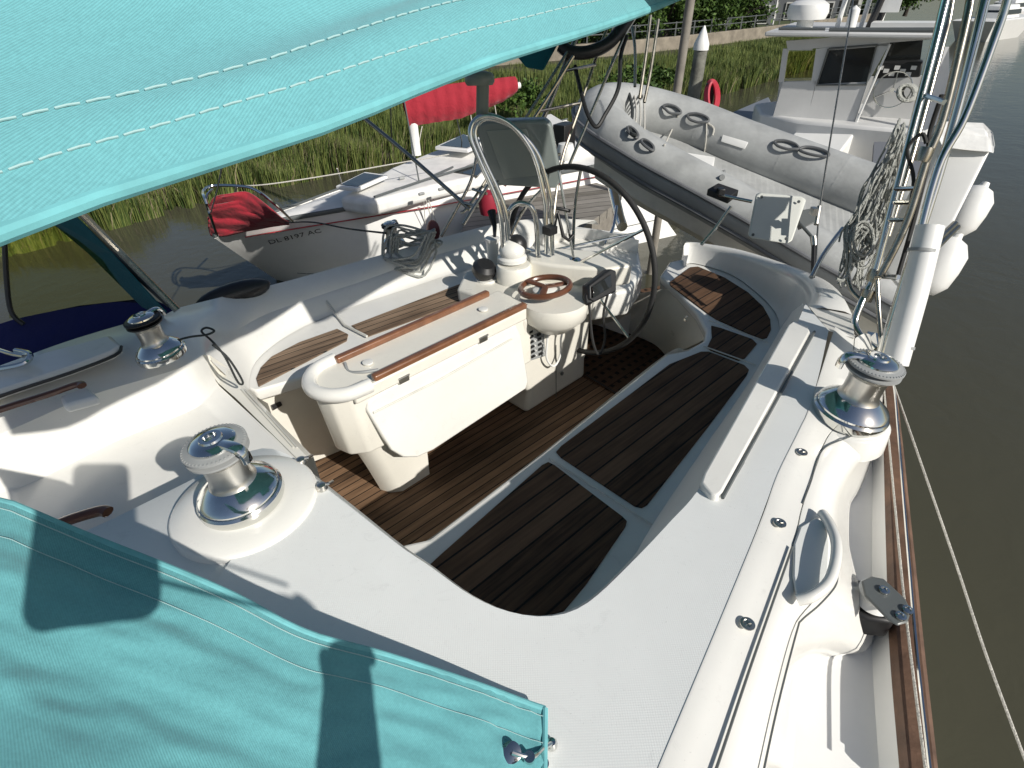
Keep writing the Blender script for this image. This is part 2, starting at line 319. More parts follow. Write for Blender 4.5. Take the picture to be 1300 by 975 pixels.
# marsh ground strip between creek edge and seawall
bank=pw([(-500,440),(-150,368),(0,330),(150,290),(300,250),(450,219),(600,190),(720,166),(800,150),(900,125),(990,100),(1060,78),(1130,55)],WZ)
wall=pw([(-500,235),(-150,160),(0,140),(150,122),(300,108),(450,98),(600,86),(720,76),(800,69),(900,58),(990,46),(1060,36),(1110,28)],.1)
bank=resample(cr(bank,4),60); wall=resample(cr(wall,4),60)
b=B(); b.loft([[up(p,-.4) for p in bank],[up(p+ (q-p)*.06,.06) for p,q in zip(bank,wall)],[up(p+(q-p)*.5,.25) for p,q in zip(bank,wall)],[up(q,0) for q in wall]])
MUD=M('marsh_mud',(.05,.045,.025),rough=.9,noise=.4,nscale=3,bump=.5,bscale=10)
struct(b.go('marsh_ground',MUD,smooth=True))
# land behind the seawall
far=[q+ (q/np.linalg.norm(q[:2]))*60*V3(1,1,0) for q in wall]
LAWN=M('lawn',(.06,.08,.03),rough=.9,noise=.4,nscale=1.5)
b=B(); b.loft([[up(q,.30) for q in wall],[V3(p[0],p[1],.45) for p in far]]); struct(b.go('bank_land',LAWN))
# marsh grass: many blades
def blades(name,N,hmin,hmax,wd,mat,sel=None,seed=1,lean=.35):
    rs=np.random.RandomState(seed); Bk=np.array(bank); Wl=np.array(wall)
    s=rs.rand(N*3)*(len(bank)-1.001); i=s.astype(int); f=(s-i)[:,None]; a=Bk[i]*(1-f)+Bk[i+1]*f; c=Wl[i]*(1-f)+Wl[i+1]*f
    k=rs.rand(N*3)**1.5 if sel is None else rs.rand(N*3)*sel
    # ragged creek edge
    rag=.02*np.sin(s*3.1)+.015*np.sin(s*7.7)+.012*np.sin(s*17)
    k=np.clip(k+rag,0,1); p=a+(c-a)*k[:,None]
    # clumps
    cl=np.sin(p[:,0]*2.3+np.sin(p[:,1]*1.7))*np.sin(p[:,1]*2.9+np.sin(p[:,0]*1.3)); keep=rs.rand(N*3)<.55+.45*cl
    p=p[keep][:N]; k=k[keep][:N]; n=len(p); p[:,2]=WZ-.05+ .5*np.minimum(k*2,1)
    dist=np.linalg.norm(p[:,:2],axis=1)
    h=(1-.55*k)*(hmin+(hmax-hmin)*rs.rand(n))*(.75+.25*np.sin(p[:,0]*1.9+p[:,1]*2.3))
    az=rs.rand(n)*2*math.pi; ln=lean*rs.rand(n)*h; wdir=1.2+.6*np.sin(p[:,0]*.8)+rs.randn(n)*.9
    dx=np.cos(wdir)*ln; dy=np.sin(wdir)*ln; wv=wd*(.7+.6*rs.rand(n))*(1+dist/14); ux=np.cos(az)*wv; uy=np.sin(az)*wv
    V=np.zeros((n,5,3)); V[:,0]=p+np.c_[ux,uy,0*ux]; V[:,1]=p-np.c_[ux,uy,0*ux]
    mid=p+np.c_[dx*.35,dy*.35,h*.6]; V[:,2]=mid-np.c_[ux,uy,0*ux]*.8; V[:,3]=mid+np.c_[ux,uy,0*ux]*.8; V[:,4]=p+np.c_[dx,dy,h*.97]
    me=bpy.data.meshes.new(name); me.vertices.add(n*5); me.vertices.foreach_set('co',V.ravel())
    base=(np.arange(n)*5)[:,None]; quad=(base+[0,1,2,3]); tri=(base+[3,2,4])
    me.loops.add(n*7); me.loops.foreach_set('vertex_index',np.concatenate([quad,tri],axis=1).ravel().astype(np.int32))
    me.polygons.add(n*2); st=(np.arange(n)*7)[:,None]+[0,4]; me.polygons.foreach_set('loop_start',st.ravel().astype(np.int32))
    me.update(calc_edges=True); me.validate(); me.materials.append(mat)
    o=bpy.data.objects.new(name,me); sc.collection.objects.link(o); o['kind']='stuff'; return o
blades('marsh_grass',260000,.35,.85,.0036,GRASS,seed=2,lean=.28)
blades('dry_reeds',12000,.3,.75,.005,DRY,sel=.10,seed=5,lean=.6)
# ------------------------------------------------------------------ the yacht
Y0=V3(0.2,2.0,WZ)
Y=thing('sailing_yacht','white sailing yacht in the foreground with teak cockpit seats, centre table and black steering wheel','sailing yacht',Y0)
N0=W(470,475,1.25); AZ=46.7; U=V3(math.sin(R_(AZ)),math.cos(R_(AZ)),0); Vv=V3(-U[1],U[0],0)
def T(u,v,z): return V3(*(N0+U*u+Vv*v)[:2],z)
DZ=1.42
# --- port coaming and bridge deck: lofted rows from cockpit opening edge outward
A=[(378,583),(450,640),(510,688),(545,712),(600,752),(650,773),(700,778),(745,762),(800,712),(850,660),(890,614),(950,515),(1005,422),(1022,385)]
Aw=resample(cr(pw(A,DZ),6),90)
Bo=[(-100,1300),(100,1300),(300,1300),(450,1280),(560,1240),(650,1180),(720,1120),(780,1050),(837,971),(890,845),(945,713),(988,600),(1030,510),(1052,420)]
Bw=resample(cr(pw(Bo,DZ+.012),6),90)
b=B(); b.loft([[up(p,-.10) for p in Aw],[up(p,-.012)+ (q-p)*.004 for p,q in zip(Aw,Bw)],[p+(q-p)*.018 for p,q in zip(Aw,Bw)]]+[[p+(q-p)*t for p,q in zip(Aw,Bw)] for t in (.1,.3,.5,.7,.85)]+[Bw])
b.go('deck',NSK,Y,smooth=True,angle=50)
# outer coaming: ridge, groove band, drop to side deck
C=pw([(905,985),(911,971),(955,840),(1006,694),(1018,645),(1033,600),(1050,555),(1075,520),(1085,430)],DZ-.004)
b0=pw([(832,985),(837,971),(890,845),(945,713),(970,650),(988,600),(1015,545),(1030,510),(1060,415)],DZ+.013)
Dl=pw([(968,985),(971,971),(990,880),(1012,800),(1040,760),(1062,735),(1068,700),(1062,650),(1072,610),(1100,565),(1112,505),(1105,425)],1.37)
El=pw([(1004,985),(1008,950),(1018,850),(1074,830),(1095,829),(1111,805),(1108,770),(1090,735),(1079,700),(1079,645),(1090,625),(1101,600),(1113,560),(1122,500),(1112,430)],1.17)
n=80; C_,b0_,D_,E_=[resample(cr(x,5),n) for x in (C,b0,Dl,El)]
CD=[[c+(d-c)*t+V3(0,0,.012*math.sin(math.pi*t)) for c,d in zip(C_,D_)] for t in (.02,.2,.5,.8,1)]
b=B(); b.loft([b0_,[up(x,.0015)+(y-x)*.06 for x,y in zip(b0_,C_)],[x+(y-x)*.5 for x,y in zip(b0_,C_)],[x+(y-x)*.97 for x,y in zip(b0_,C_)],[up(x,-.004) for x in C_]]+CD+[[up(d+(e-d)*.12,-.006) for d,e in zip(D_,E_)],[V3(*(d+(e-d)*.55)[:2],d[2]+(e[2]-d[2])*.45) for d,e in zip(D_,E_)],[V3(*(d+(e-d)*.9)[:2],d[2]+(e[2]-d[2])*.93) for d,e in zip(D_,E_)],E_])
b.go('port_coaming',GEL,Y,smooth=True,angle=50)
Gw=resample(cr(pw([(1135,1000),(1123,842),(1120,740),(1118,640),(1117,560),(1116,500),(1105,440)],1.17),5),n)
Hw=resample(cr(pw([(1187,1000),(1170,842),(1160,740),(1150,640),(1142,560),(1134,500),(1118,440)],1.20),5),n)
Fw=[g+(h-g)*-.32 for g,h in zip(Gw,Hw)]
b=B(); b.loft([E_,[up(f,-.004) for f in Fw],[up(g+(f-g)*.25,.015) for f,g in zip(Fw,Gw)],[up(g,.03) for g in Gw]]); b.go('side_deck',GELW,Y,smooth=True)
b=B(); b.loft([[up(g,-.06) for g in Gw],[up(g,.035) for g in Gw],[up(g+(h-g)*.15,.045) for g,h in zip(Gw,Hw)],[up(g+(h-g)*.85,.03) for g,h in zip(Gw,Hw)],[up(h,.02) for h in Hw],[up(h,-.08) for h in Hw]]); b.go('toe_rail',CAPR,Y,smooth=True,angle=40)
b=B(); b.tube([up(g+(h-g)*.62,.05) for g,h in zip(Gw,Hw)],.0035,6); b.go('rail_strip',STS,Y,smooth=True)
# stern and starboard outline
stern=[W(1118,440,1.2),W(1082,400,1.33),W(1072,380,1.34),W(1060,365,1.32),W(1040,352,1.28),W(1000,337,1.21),W(935,317,1.14),W(872,308,1.11)]
# --- hull shell (port + stern + starboard) down to the water
sil=pz3([(-260,560,1.42),(-100,500,1.42),(0,468,1.42),(100,432,1.41),(225,394,1.36),(300,376,1.28),(370,360,1.24),(450,338,1.22),(560,307,1.22),(640,287,1.24),(700,282,1.25),(760,285,1.25),(812,298,1.25)])
Hp=[up(h,0) for h in Hw]
outer=Hp[::6]+[stern[1],stern[2],stern[3],stern[4],stern[5],stern[6],stern[7]]
cen=V3(.2,2.,0)
def inset(p,k,z): return V3(cen[0]+(p[0]-cen[0])*k,cen[1]+(p[1]-cen[1])*k,z)
b=B(); b.loft([[up(p,-.02) for p in outer],[inset(p,1.01,.6) for p in outer],[inset(p,.96,WZ-.1) for p in outer]])
so_=sil; b.loft([[up(p,-.03) for p in so_],[inset(p,1.0,.7) for p in so_],[inset(p,.9,WZ-.1) for p in so_]])
b.go('hull',GELW,Y,smooth=True,angle=60)
# --- cockpit walls under the opening edge (port side)
bot=[V3(*Aw[i][:2],1.03) for i in range(0,48)]
wb=[V3(*W(800,712,DZ)[:2]+np.array([-.01,.01]),1.03)]+pw([(762,768),(800,712),(826,668),(890,572),(940,500),(968,455),(996,405)],1.03)[1:]
top=Aw; botf=resample(cr([V3(*p[:2],1.03) for p in pw(A[:7],DZ)]+pw([(738,800),(790,735),(826,668),(890,572),(940,500),(970,452),(1000,400)],1.03),6),90)
b=B(); b.loft([[up(p,-.01) for p in top],[up(p+(q-p)*V3(.12,.12,0),-.04) for p,q in zip(top,botf)],[p+(q-p)*.9 for p,q in zip(top,botf)],[up(q,-.01) for q in botf]])
b.go('cockpit_wall',GELW,Y,smooth=True,angle=60)
# bulkhead below forward edge down to sole
b=B(); fr=[V3(*p[:2],1) for p in Aw[:34]]; b.loft([[up(p,.4) for p in fr],[up(p,-.45) for p in fr]]); b.go('bulkhead',GELW,Y)
# --- sole
b=B(); b.prism(pw([(330,560),(250,640),(560,760),(760,560),(905,480),(905,360),(720,380),(420,500)],.62),.05); b.go('cockpit_sole',TK_F,Y)
b=B(); b.prism(pw([(741,478),(800,510),(905,470),(905,350),(720,385),(738,440)],.628),.005); b.go('teak_grating',TK_G,Y)
b=B(); b.tube(pw([(744,476),(860,545)],.631),.004,6); b.go('sole_seam',BLK,Y)
# --- port seat
seat=[(470,760),(500,700),(512,690),(545,683),(690,573),(705,561),(845,449),(872,444),(893,432),(896,420),(885,398),(862,372),(838,350),(850,332),(880,325),(960,350),(1010,395),(1010,460),(850,700),(800,800),(740,900),(600,900)]
b=B(); b.prism(pw(seat,1.03),.05); b.go('port_seat',GEL,Y,bevel=.014,seg=3)
inb=cr(pw([(505,695),(545,684),(690,574),(705,562),(845,450),(872,444),(893,433),(897,420),(885,398),(862,372),(838,350)],1.01),6)
b=B(); b.loft([[up(p,0) for p in inb],[up(p,-.2)+V3(.02,-.02,0) for p in inb],[up(p,-.41)+V3(.03,-.03,0) for p in inb]]); b.go('seat_riser',GELG,Y,smooth=True)
def panel(pts,name='teak_panel',mat=TK_S,z=1.036,r=.02):
    b=B(); b.prism(pw(pts,z),.006); o=b.go(name,mat,Y,bevel=.002); return o
panel([(546,716),(560,703),(688,590),(696,586),(704,590),(790,655),(796,661),(794,668),(745,740),(716,775),(660,790),(600,765)])
panel([(706,573),(712,566),(800,500),(850,462),(890,446),(900,446),(945,463),(951,469),(948,476),(900,540),(822,640),(815,644),(806,642),(712,580)])
panel([(903,413),(915,416),(955,430),(961,436),(946,454),(938,457),(902,444),(898,440),(904,428)])
panel(cr_ if False else [(876,339),(886,338),(920,352),(950,371),(969,389),(978,405),(979,418),(974,428),(966,430),(910,405),(902,400),(851,362),(850,358)])
b=B()
for L_ in ([(697,582),(830,668)],[(893,440),(960,464)],[(900,407),(975,435)]): b.tube([up(p,.002) for p in pw(L_,1.036)],.003,6)
b.go('seat_groove',DIRT,Y)
# aft coaming backrest
bt=resample(cr(pw([(868,338),(880,334),(925,347),(958,369),(984,396),(990,420),(986,445)],1.035),6),50)
tp=resample(cr(pz3([(868,313,1.11),(880,311,1.11),(932,323,1.14),(980,338,1.19),(1012,354,1.24),(1028,372,1.31),(1026,392,1.36)]),6),50)
ot=resample(cr([stern[7],stern[6],stern[5],stern[4],stern[3],stern[2],stern[1]],6),50)
b=B(); b.loft([bt,[p+(q-p)*.15+V3(0,0,-.005) for p,q in zip(bt,tp)],[p+(q-p)*.85 for p,q in zip(bt,tp)],tp,[up(p+(q-p)*.3,.012) for p,q in zip(tp,ot)],[up(p+(q-p)*.8,.01) for p,q in zip(tp,ot)],ot]); b.loft([ot,[up(p,-.5) for p in ot]]); b.m([bt[0],tp[0],up(tp[0],-.5),up(bt[0],-.4)],[[0,1,2,3]]); b.go('stern_coaming',GEL,Y,smooth=True,angle=60)
wt=resample(cr(pw([(897,430),(888,402),(868,378),(848,367),(812,372),(770,374),(730,372)],1.0),6),40); wb_=resample(cr(pw([(846,454),(830,438),(800,425),(770,416),(740,411),(700,406)],.62),6),40)
b=B(); b.loft([wt,[p+(q-p)*.5 for p,q in zip(wt,wb_)],wb_]); b.go('helm_well_wall',GELG,Y,smooth=True)
b=B(); b.loft([resample([W(1052,420,DZ+.01),W(1085,430,DZ)],6),resample([W(1026,388,1.36),W(1082,400,1.35)],6)]); b.go('coaming_corner',GEL,Y,smooth=True)
# locker lid on coaming
lid=[(889,612),(893,600),(1000,412),(1008,406),(1026,414),(1029,421),(918,624),(911,630),(903,628)]
b=B(); b.prism(pw(lid,1.440),.03); b.go('locker_lid',GEL,Y,bevel=.008,seg=3)
b=B(); b.tube(pw([(917,632),(1034,421)],1.434),.0045,6); b.box(W(939,592,1.430),(.04,.010,.008),az=38); b.go('lid_hinge',DGRY,Y)
# --- starboard bridge, coachroof and coaming
crestc=pz3([(-260,640,1.39),(-100,580,1.39),(0,551,1.39),(112,503,1.39),(224,469,1.37),(258,450,1.34)]); crestd=pz3([(258,450,1.34),(280,432,1.28),(300,420,1.25),(340,398,1.21),(420,370,1.19),(457,358,1.19),(560,322,1.19),(640,302,1.21),(720,296,1.22)])
crest=resample(cr(crestc,5),30)+resample(cr(crestd,5),41)[1:]
si=resample(cr(sil[:5],5),30)+resample(cr(sil[4:12],5),41)[1:]
b=B(); b.loft([si,[up(p+(q-p)*.12,.03) for p,q in zip(si,crest)],[up(p+(q-p)*.6,.028) for p,q in zip(si,crest)],[up(p+(q-p)*.95,.006) for p,q in zip(si,crest)],crest]); b.go('starboard_coaming',GEL,Y,smooth=True,angle=60)
# bridge (lower white surface)
br=[V3(*p[:2],1.23) for p in crest[:30]]
edge2=resample(cr(pw([(-300,1000),(-100,800),(60,720),(140,664),(240,615),(300,590),(380,584)],1.23),4),30)
b=B(); b.loft([crest[:30],[p+(q-p)*.5+V3(.01,-.01,0) for p,q in zip(crest[:30],br)],[up(q,.01)+V3(.02,-.02,0) for q in br],[q+(r-q)*.08 for q,r in zip(br,edge2)],[q+(r-q)*.5 for q,r in zip(br,edge2)],edge2]); b.go('bridge_deck',GEL,Y,smooth=True,angle=60)
# platform side facing bridge
pe=resample(cr(pw([(-300,900),(-60,745),(60,690),(140,655),(240,606),(300,575),(340,566),(380,583)],1.41),4),40)
b=B(); b.loft([[up(p,-.3) for p in pe],[up(p,-.01) for p in pe],[up(p,.002)+V3(.01,-.012,0) for p in pe],[p+(q-p)*.6 for p,q in zip(pe,resample([W(-300,1300,1.415),W(100,1300,1.415),W(450,1100,1.415),W(420,700,1.415),W(400,605,1.415)],40))]]); b.go('winch_platform_deck',NSK,Y,smooth=True,angle=50)
# starboard seat
SZ=1.12
ss=[(324,496),(312,492),(312,470),(335,440),(425,388),(610,326),(690,300),(700,350),(625,388),(425,465),(405,473)]
b=B(); b.prism(pw(ss,SZ),.05); b.go('starboard_seat',GEL,Y,bevel=.008)
panel([(328,490),(325,480),(331,466),(345,452),(380,434),(428,417),(442,424),(440,432)],name='teak_panel',mat=TK_W,z=SZ+.006)
panel([(446,413),(600,354),(625,347),(632,352),(620,371),(466,427)],name='teak_panel',mat=TK_W,z=SZ+.006)
b=B(); sr=resample(cr(pw([(340,512),(324,494),(400,467),(500,430),(620,385),(700,352)],SZ-.03),5),40); b.loft([sr,[up(p,-.25) for p in sr],[up(p,-.46) for p in sr]]); b.go('seat_riser',GELG,Y,smooth=True)
sb=resample(cr(pw([(318,505),(316,485),(324,460),(350,436),(386,415),(430,396),(520,366),(610,337),(720,312)],SZ+.002),5),41); cb=crest[29:]
b=B(); b.loft([cb,[p+(q-p)*.2+V3(0,0,.004) for p,q in zip(cb,sb)],[p+(q-p)*.7+V3(0,0,-.004) for p,q in zip(cb,sb)],[p+(q-p)*.92+V3(0,0,-.006) for p,q in zip(cb,sb)],sb]); b.go('seat_backrest',GEL,Y,smooth=True,angle=60)
# groove across backrest
b=B(); b.tube([up(x,.004) for x in (W(398,352,1.225),W(405,366,1.20),W(414,382,1.165),W(430,404,SZ+.006),W(438,414,SZ+.006),W(466,428,SZ+.008))],.006,6); b.go('drain_channel',DIRT,Y,smooth=True)
# washboard sill (cream) between bridge and sole
c0=crestc[-1]; e1=resample([c0,V3(c0[0],c0[1],1.24)+V3(.02,-.02,0),W(300,506,1.235),W(380,585,1.235)],24)
e2=resample([up(c0,-.004)+V3(.01,0,0),W(286,470,1.236),W(318,506,1.232),W(352,541,1.232),W(392,582,1.232)],24)
e3=resample([up(c0,-.01)+V3(.015,.01,0),W(294,470,1.21),W(324,504,1.20),W(358,540,1.20),W(398,580,1.20)],24)
e4=[V3(*p[:2],.62) for p in e3]
b=B(); b.loft([e1,e2,e3,e4]); b.go('companionway_sill',GELG,Y,smooth=True,angle=35)
b=B()
for k in (0,5): b.tube([W(306+k,494,1.237),W(338+k,530,1.236),W(372+k,568,1.236)],.002,6)
b.go('washboard_track',DIRT,Y)
# starboard hand rails on coachroof + dodger base bead
def rail(pts,z,r,name='grab_rail',mat=VARD,fl=.7):
    b=B(); b.tube(cr(pw(pts,z),5),r,10,flat=fl); return b.go(name,mat,Y,smooth=True)
rail([(-60,541),(0,520),(60,501),(98,488),(104,490)],1.465,.012)
rail([(60,672),(85,661),(125,649),(137,650)],1.30,.016)
b=B(); b.prism(pw([(74,502),(110,490),(125,503),(80,515)],1.445),.03); b.go('rail_foot',GELW,Y,bevel=.01)
b=B(); b.prism(pw([(-100,540),(0,496),(90,466),(143,446),(154,438),(140,424),(60,445),(-100,495)],1.47),.03); b.go('dodger_coaming',GEL,Y,bevel=.012)
b=B(); b.tube(cr(pw([(-100,541),(0,503),(90,473),(146,451),(154,440)],1.462),4),.005,6); b.go('rubber_bead',BLK,Y,smooth=True)
# mound ring under near winch
mc=W(312,640,DZ)
b=B(); b.lathe([(.155,-.02),(.155,.004),(.148,.012),(.10,.016),(.0,.016)],mc,n=56); b.go('winch_plinth',GEL,Y,smooth=True,angle=50)
# --- winches
def winch(c,axis,s=1.0,az=0,dark=False):
    ax=np.array(axis,float); ax/=np.linalg.norm(ax)
    k=V3(math.sin(R_(az)),math.cos(R_(az)),0); k-=ax*k.dot(ax); k/=np.linalg.norm(k); j=np.cross(ax,k); c=np.array(c)
    P=lambda a,b_,h: c+(k*a+j*b_+ax*h)*s
    L=lambda pr: [(r*s,h*s) for r,h in pr]
    b=B(); b.lathe(L([(.088,0),(.090,.006),(.090,.022),(.086,.027)]),c,ax,n=56); root=b.go('winch',STS,Y,smooth=True,angle=30)
    b=B(); b.lathe(L([(.084,.026),(.085,.034),(.080,.042),(.056,.060),(.050,.064)]),c,ax,n=56); b.go('winch_skirt',CHR,root,smooth=True,angle=30)
    b=B(); b.lathe(L([(.054,.058),(.047,.068),(.0435,.08),(.0435,.110),(.046,.128),(.056,.138),(.060,.142)]),c,ax,n=56); b.go('winch_drum',SAT,root,smooth=True,angle=30)
    b=B(); b.lathe(L([(.058,.1425),(.0635,.145),(.0635,.1495),(.050,.153)]),c,ax,n=56)
    b.lathe(L([(.050,.156),(.0645,.160),(.0645,.165),(.055,.169)]),c,ax,n=56)
    for i in range(48):
        a=2*math.pi*i/48; d=k*math.cos(a)+j*math.sin(a); e=np.cross(ax,d); b.box(c+(d*.0575+ax*.166)*s,(.011*s,.0030*s,.0035*s),ax=(d,e,ax))
    b.go('self_tailing_jaw',GRY if not dark else BLK,root,smooth=True,angle=30)
    b=B(); b.lathe(L([(.0,.168),(.047,.168),(.046,.174),(.038,.180),(.024,.182),(.022,.186),(.014,.186),(.013,.178),(.0,.178)]),c,ax,n=48); b.go('winch_cap',CHR,root,smooth=True,angle=30)
    b=B(); pts=[P(.03,.0,.176),P(.055,.0,.177),P(.070,.002,.172),P(.078,.004,.158),P(.079,.004,.140)]; b.tube(cr(pts,4),.013*s,10,flat=.55); b.go('feeder_arm',CHR,root,smooth=True)
    return root
winch(up(mc,.016),(-.06,-.03,1),1.0,az=115)
winch(W(1076,528,DZ-.005),(.10,-.02,1),1.0,az=-75)
b=B(); b.lathe([(.104,-.06),(.100,-.004),(.094,.002),(0,.002)],W(1076,530,DZ-.008),n=48); b.go('winch_plinth',GEL,Y,smooth=True,angle=50)
winch(W(207,452,1.43),(-.10,.0,1),.80,az=30,dark=True)
winch(W(500,312,1.24),(-.05,.05,1),.70,az=30,dark=True)
# --- deck eyes, snap studs, deck fittings
b=B()
for px,py in ((383,587),(409,620)):
    b=B(); b.lathe([(.013,0),(.013,.006),(.010,.012),(.004,.015),(0,.015)],W(px,py,DZ+.002),n=20); b.tube([up(W(px,py,DZ),.012),W(px+8,py-6,DZ+.012),W(px+13,py-9,DZ)],.004,6); b.go('deck_stud',SAT,Y,smooth=True)
for px,py in ((1018,574),(990,664),(949,792)):
    b=B(); c=W(px,py,DZ+.012); b.lathe([(.013,0),(.0125,.0015),(.008,.002),(.007,.001),(0,.001)],c,n=24)
    for k in range(5):
        a=k*2*math.pi/5; b.box(c+V3(math.cos(a)*.004,math.sin(a)*.004,.0015),(.008,.0012,.001),az=90-math.degrees(a))
    b.go('snap_fastener',SAT,Y,smooth=True,angle=30)
# --- caulk grooves on the coaming
def groove(pts,z,r=.0022,name='coaming_seam',mat=DGRY):
    b=B(); b.tube(cr(pw(pts,z),6),r,6); return b.go(name,mat,Y,smooth=True)
groove([(895,1010),(911,971),(955,840),(1006,694)],DZ+.003)
groove([(1019,639),(1030,610),(1038,583),(1049,567),(1075,556),(1101,545),(1108,535)],DZ-.002,.0017)
groove([(968,990),(971,971),(990,885),(1012,800),(1018,787),(1040,768),(1060,745),(1064,728)],1.386,.0017)
# --- moulded grab handle in its recess
RC=M('recess_gelcoat',(.74,.75,.73),rough=.35)
b=B(); b.prism([W(x,y,DZ+.001) for x,y in [(1012,756),(1007,730),(1008,690),(1016,668),(1035,657),(1048,662),(1054,690),(1052,725),(1040,750)]],.01); b.go('handle_recess',RC,Y,bevel=.003)
b=B(); b.tube(cr([W(1012,762,DZ+.0),W(1030,757,DZ+.01),W(1050,742,DZ+.02),W(1060,718,DZ+.026),W(1062,690,DZ+.024),W(1054,667,DZ+.012),W(1044,652,DZ)],6),.0105,12); b.go('grab_handle',GEL,Y,smooth=True)
# --- genoa turning block
g0=W(1085,765,1.30)
def P3(px,py,z): return W(px,py,z)
b=B(); b.prism(pw([(1078,733),(1066,757),(1075,773),(1104,786),(1135,790),(1148,770),(1130,740)],1.26),.06); blk=b.go('turning_block',BLK,Y,bevel=.008,seg=3)
b=B(); b.lathe([(.030,0),(.036,.003),(.030,.010),(.027,.018),(.031,.028),(.036,.033),(.028,.036)],W(1108,764,1.265),n=32); b.go('sheave',GELW,blk,smooth=True,angle=40)
b=B(); b.prism(pw([(1094,737),(1106,731),(1122,734),(1150,760),(1157,775),(1153,789),(1140,793),(1128,786),(1098,755)],1.315),.006); b.go('cheek_plate',DGRY,blk,bevel=.003)
b=B()
for px,py in ((1122,750),(1152,775),(1143,783)): b.lathe([(.010,0),(.010,.004),(.006,.005),(.005,.002),(0,.002)],W(px,py,1.316),n=20)
b.go('bolt_head',STS,blk,smooth=True,angle=30)
# --- cockpit table
tb=B()
b=B(); rim=[T(-.11,-.01,1.24),T(-.165,.04,1.24),T(-.18,.095,1.24),T(-.165,.15,1.24),T(-.11,.20,1.24)]
body=[T(.80,-.012,1.225),T(0,-.022,1.225),T(-.10,-.012,1.225),T(-.158,.03,1.225),T(-.178,.095,1.225),T(-.158,.16,1.225),T(-.1,.205,1.225),T(0,.21,1.225),T(.8,.20,1.225)]
low=[V3(*(p[:2]+U[:2]*(.03 if i>0 and i<8 else 0)),.93) for i,p in enumerate(body)]
b.m(body+low,[list(range(9)),[17-i for i in range(9)]]+[[i,(i+1)%9,(i+1)%9+9,i+9] for i in range(9)]); table=b.go('cockpit_table',GELG,Y,bevel=.012,seg=3)
# front leg (tapering)
def ring(u0,u1,v0,v1,z): return [T(u1,v0,z),T(u0+.06,v0,z),T(u0+.02,v0+.03,z),T(u0,(v0+v1)/2,z),T(u0+.02,v1-.03,z),T(u0+.06,v1,z),T(u1,v1,z)]
b=B(); b.loft([ring(-.145,.20,.01,.18,1.19),ring(-.11,.20,.01,.18,1.0),ring(-.05,.195,.018,.172,.78),ring(-.012,.19,.02,.17,.62)],closed=True,capu=True); b.go('table_leg',GELG,table,smooth=True,angle=40)
b=B(); rimt=[T(-.02,-.025,0),T(-.10,-.015,0),T(-.155,.03,0),T(-.175,.095,0),T(-.155,.16,0),T(-.10,.205,0),T(-.02,.215,0)]
rr=cr([V3(*p[:2],1.225) for p in rimt],6); b.tube(rr,.026,14,flat=1); b.go('table_fiddle',GEL,table,smooth=True)
b=B(); tray=[T(.74,.0,0),T(-.05,.0,0),T(-.12,.03,0),T(-.14,.095,0),T(-.12,.16,0),T(-.05,.19,0),T(.74,.19,0)]; b.prism([V3(*p[:2],1.215) for p in tray],.02); b.go('table_tray',DIRT,table)
for v0 in (-.012,.19):
    u0=0.0 if v0<0 else -.03
    b=B(); b.box(T(u0+.38,v0,1.237),(.76,.031,.028),az=AZ); b.go('teak_fiddle',VARN,table,bevel=.009,seg=4)
b=B(); b.lathe([(.02,0),(.02,.005),(.015,.006),(0,.006)],T(.05,.10,1.229),n=20); b.lathe([(.02,0),(.02,.005),(.015,.006),(0,.006)],T(.62,.10,1.229),n=20); b.go('tray_cap',GEL,table,smooth=True,angle=30)
b=B(); b.tube(cr([T(-.01,.16,1.230),T(-.025,.11,1.222),T(.0,.06,1.230),T(.05,.03,1.230)],5),.006,6); b.go('tray_groove',GRY,table,smooth=True)
# hanging leaf
pt=T(0,-.045,1.0); nrm=-Vv+V3(0,0,.12)
lf=[PL(x,y,pt,nrm) for x,y in [(467,512),(480,500),(560,461),(648,412),(656,414),(662,425),(671,484),(668,494),(550,572),(530,581),(512,581),(497,572),(488,558),(466,522)]]
b=B(); b.prism(lf,0,vec=Vv*.028); leaf=b.go('table_leaf',GEL,table,bevel=.008,seg=3)
lf2=[PL(x,y,pt-Vv*.004,nrm) for x,y in [(474,524),(560,481),(650,430)]]
b=B(); b.tube(lf2,.004,6); b.go('leaf_seam',DIRT,table)
for px,py in ((512,478),(613,427)):
    b=B(); c=PL(px,py,T(0,-.03,1.0),-Vv); b.box(c,(.045,.012,.006),az=AZ,ax=(U,Vv,V3(0,0,1))); b.box(c+V3(0,0,.014)+Vv*.006,(.045,.006,.022),ax=(U,Vv,V3(0,0,1))); b.box(c+V3(0,0,-.014),(.045,.006,.022),ax=(U,Vv,V3(0,0,1))); b.tube([c-U*.024-Vv*.004,c+U*.024-Vv*.004],.004,8); b.go('hinge',SAT,table)
# upper panel line over leaf (box side)
b=B(); b.box(T(.33,-.022,1.205),(.84,.02,.05),az=AZ); b.go('hinge_rail',GELG,table,bevel=.006)
# small wire hook under table
b=B(); b.tube(cr([T(.25,.0,.95),T(.27,.0,.87),T(.24,.0,.84),T(.22,.0,.87)],4),.002,6); b.lathe([(.006,0),(.006,.003),(0,.003)],T(.24,.0,.835),n=12); b.go('wire_catch',STS,table,smooth=True)
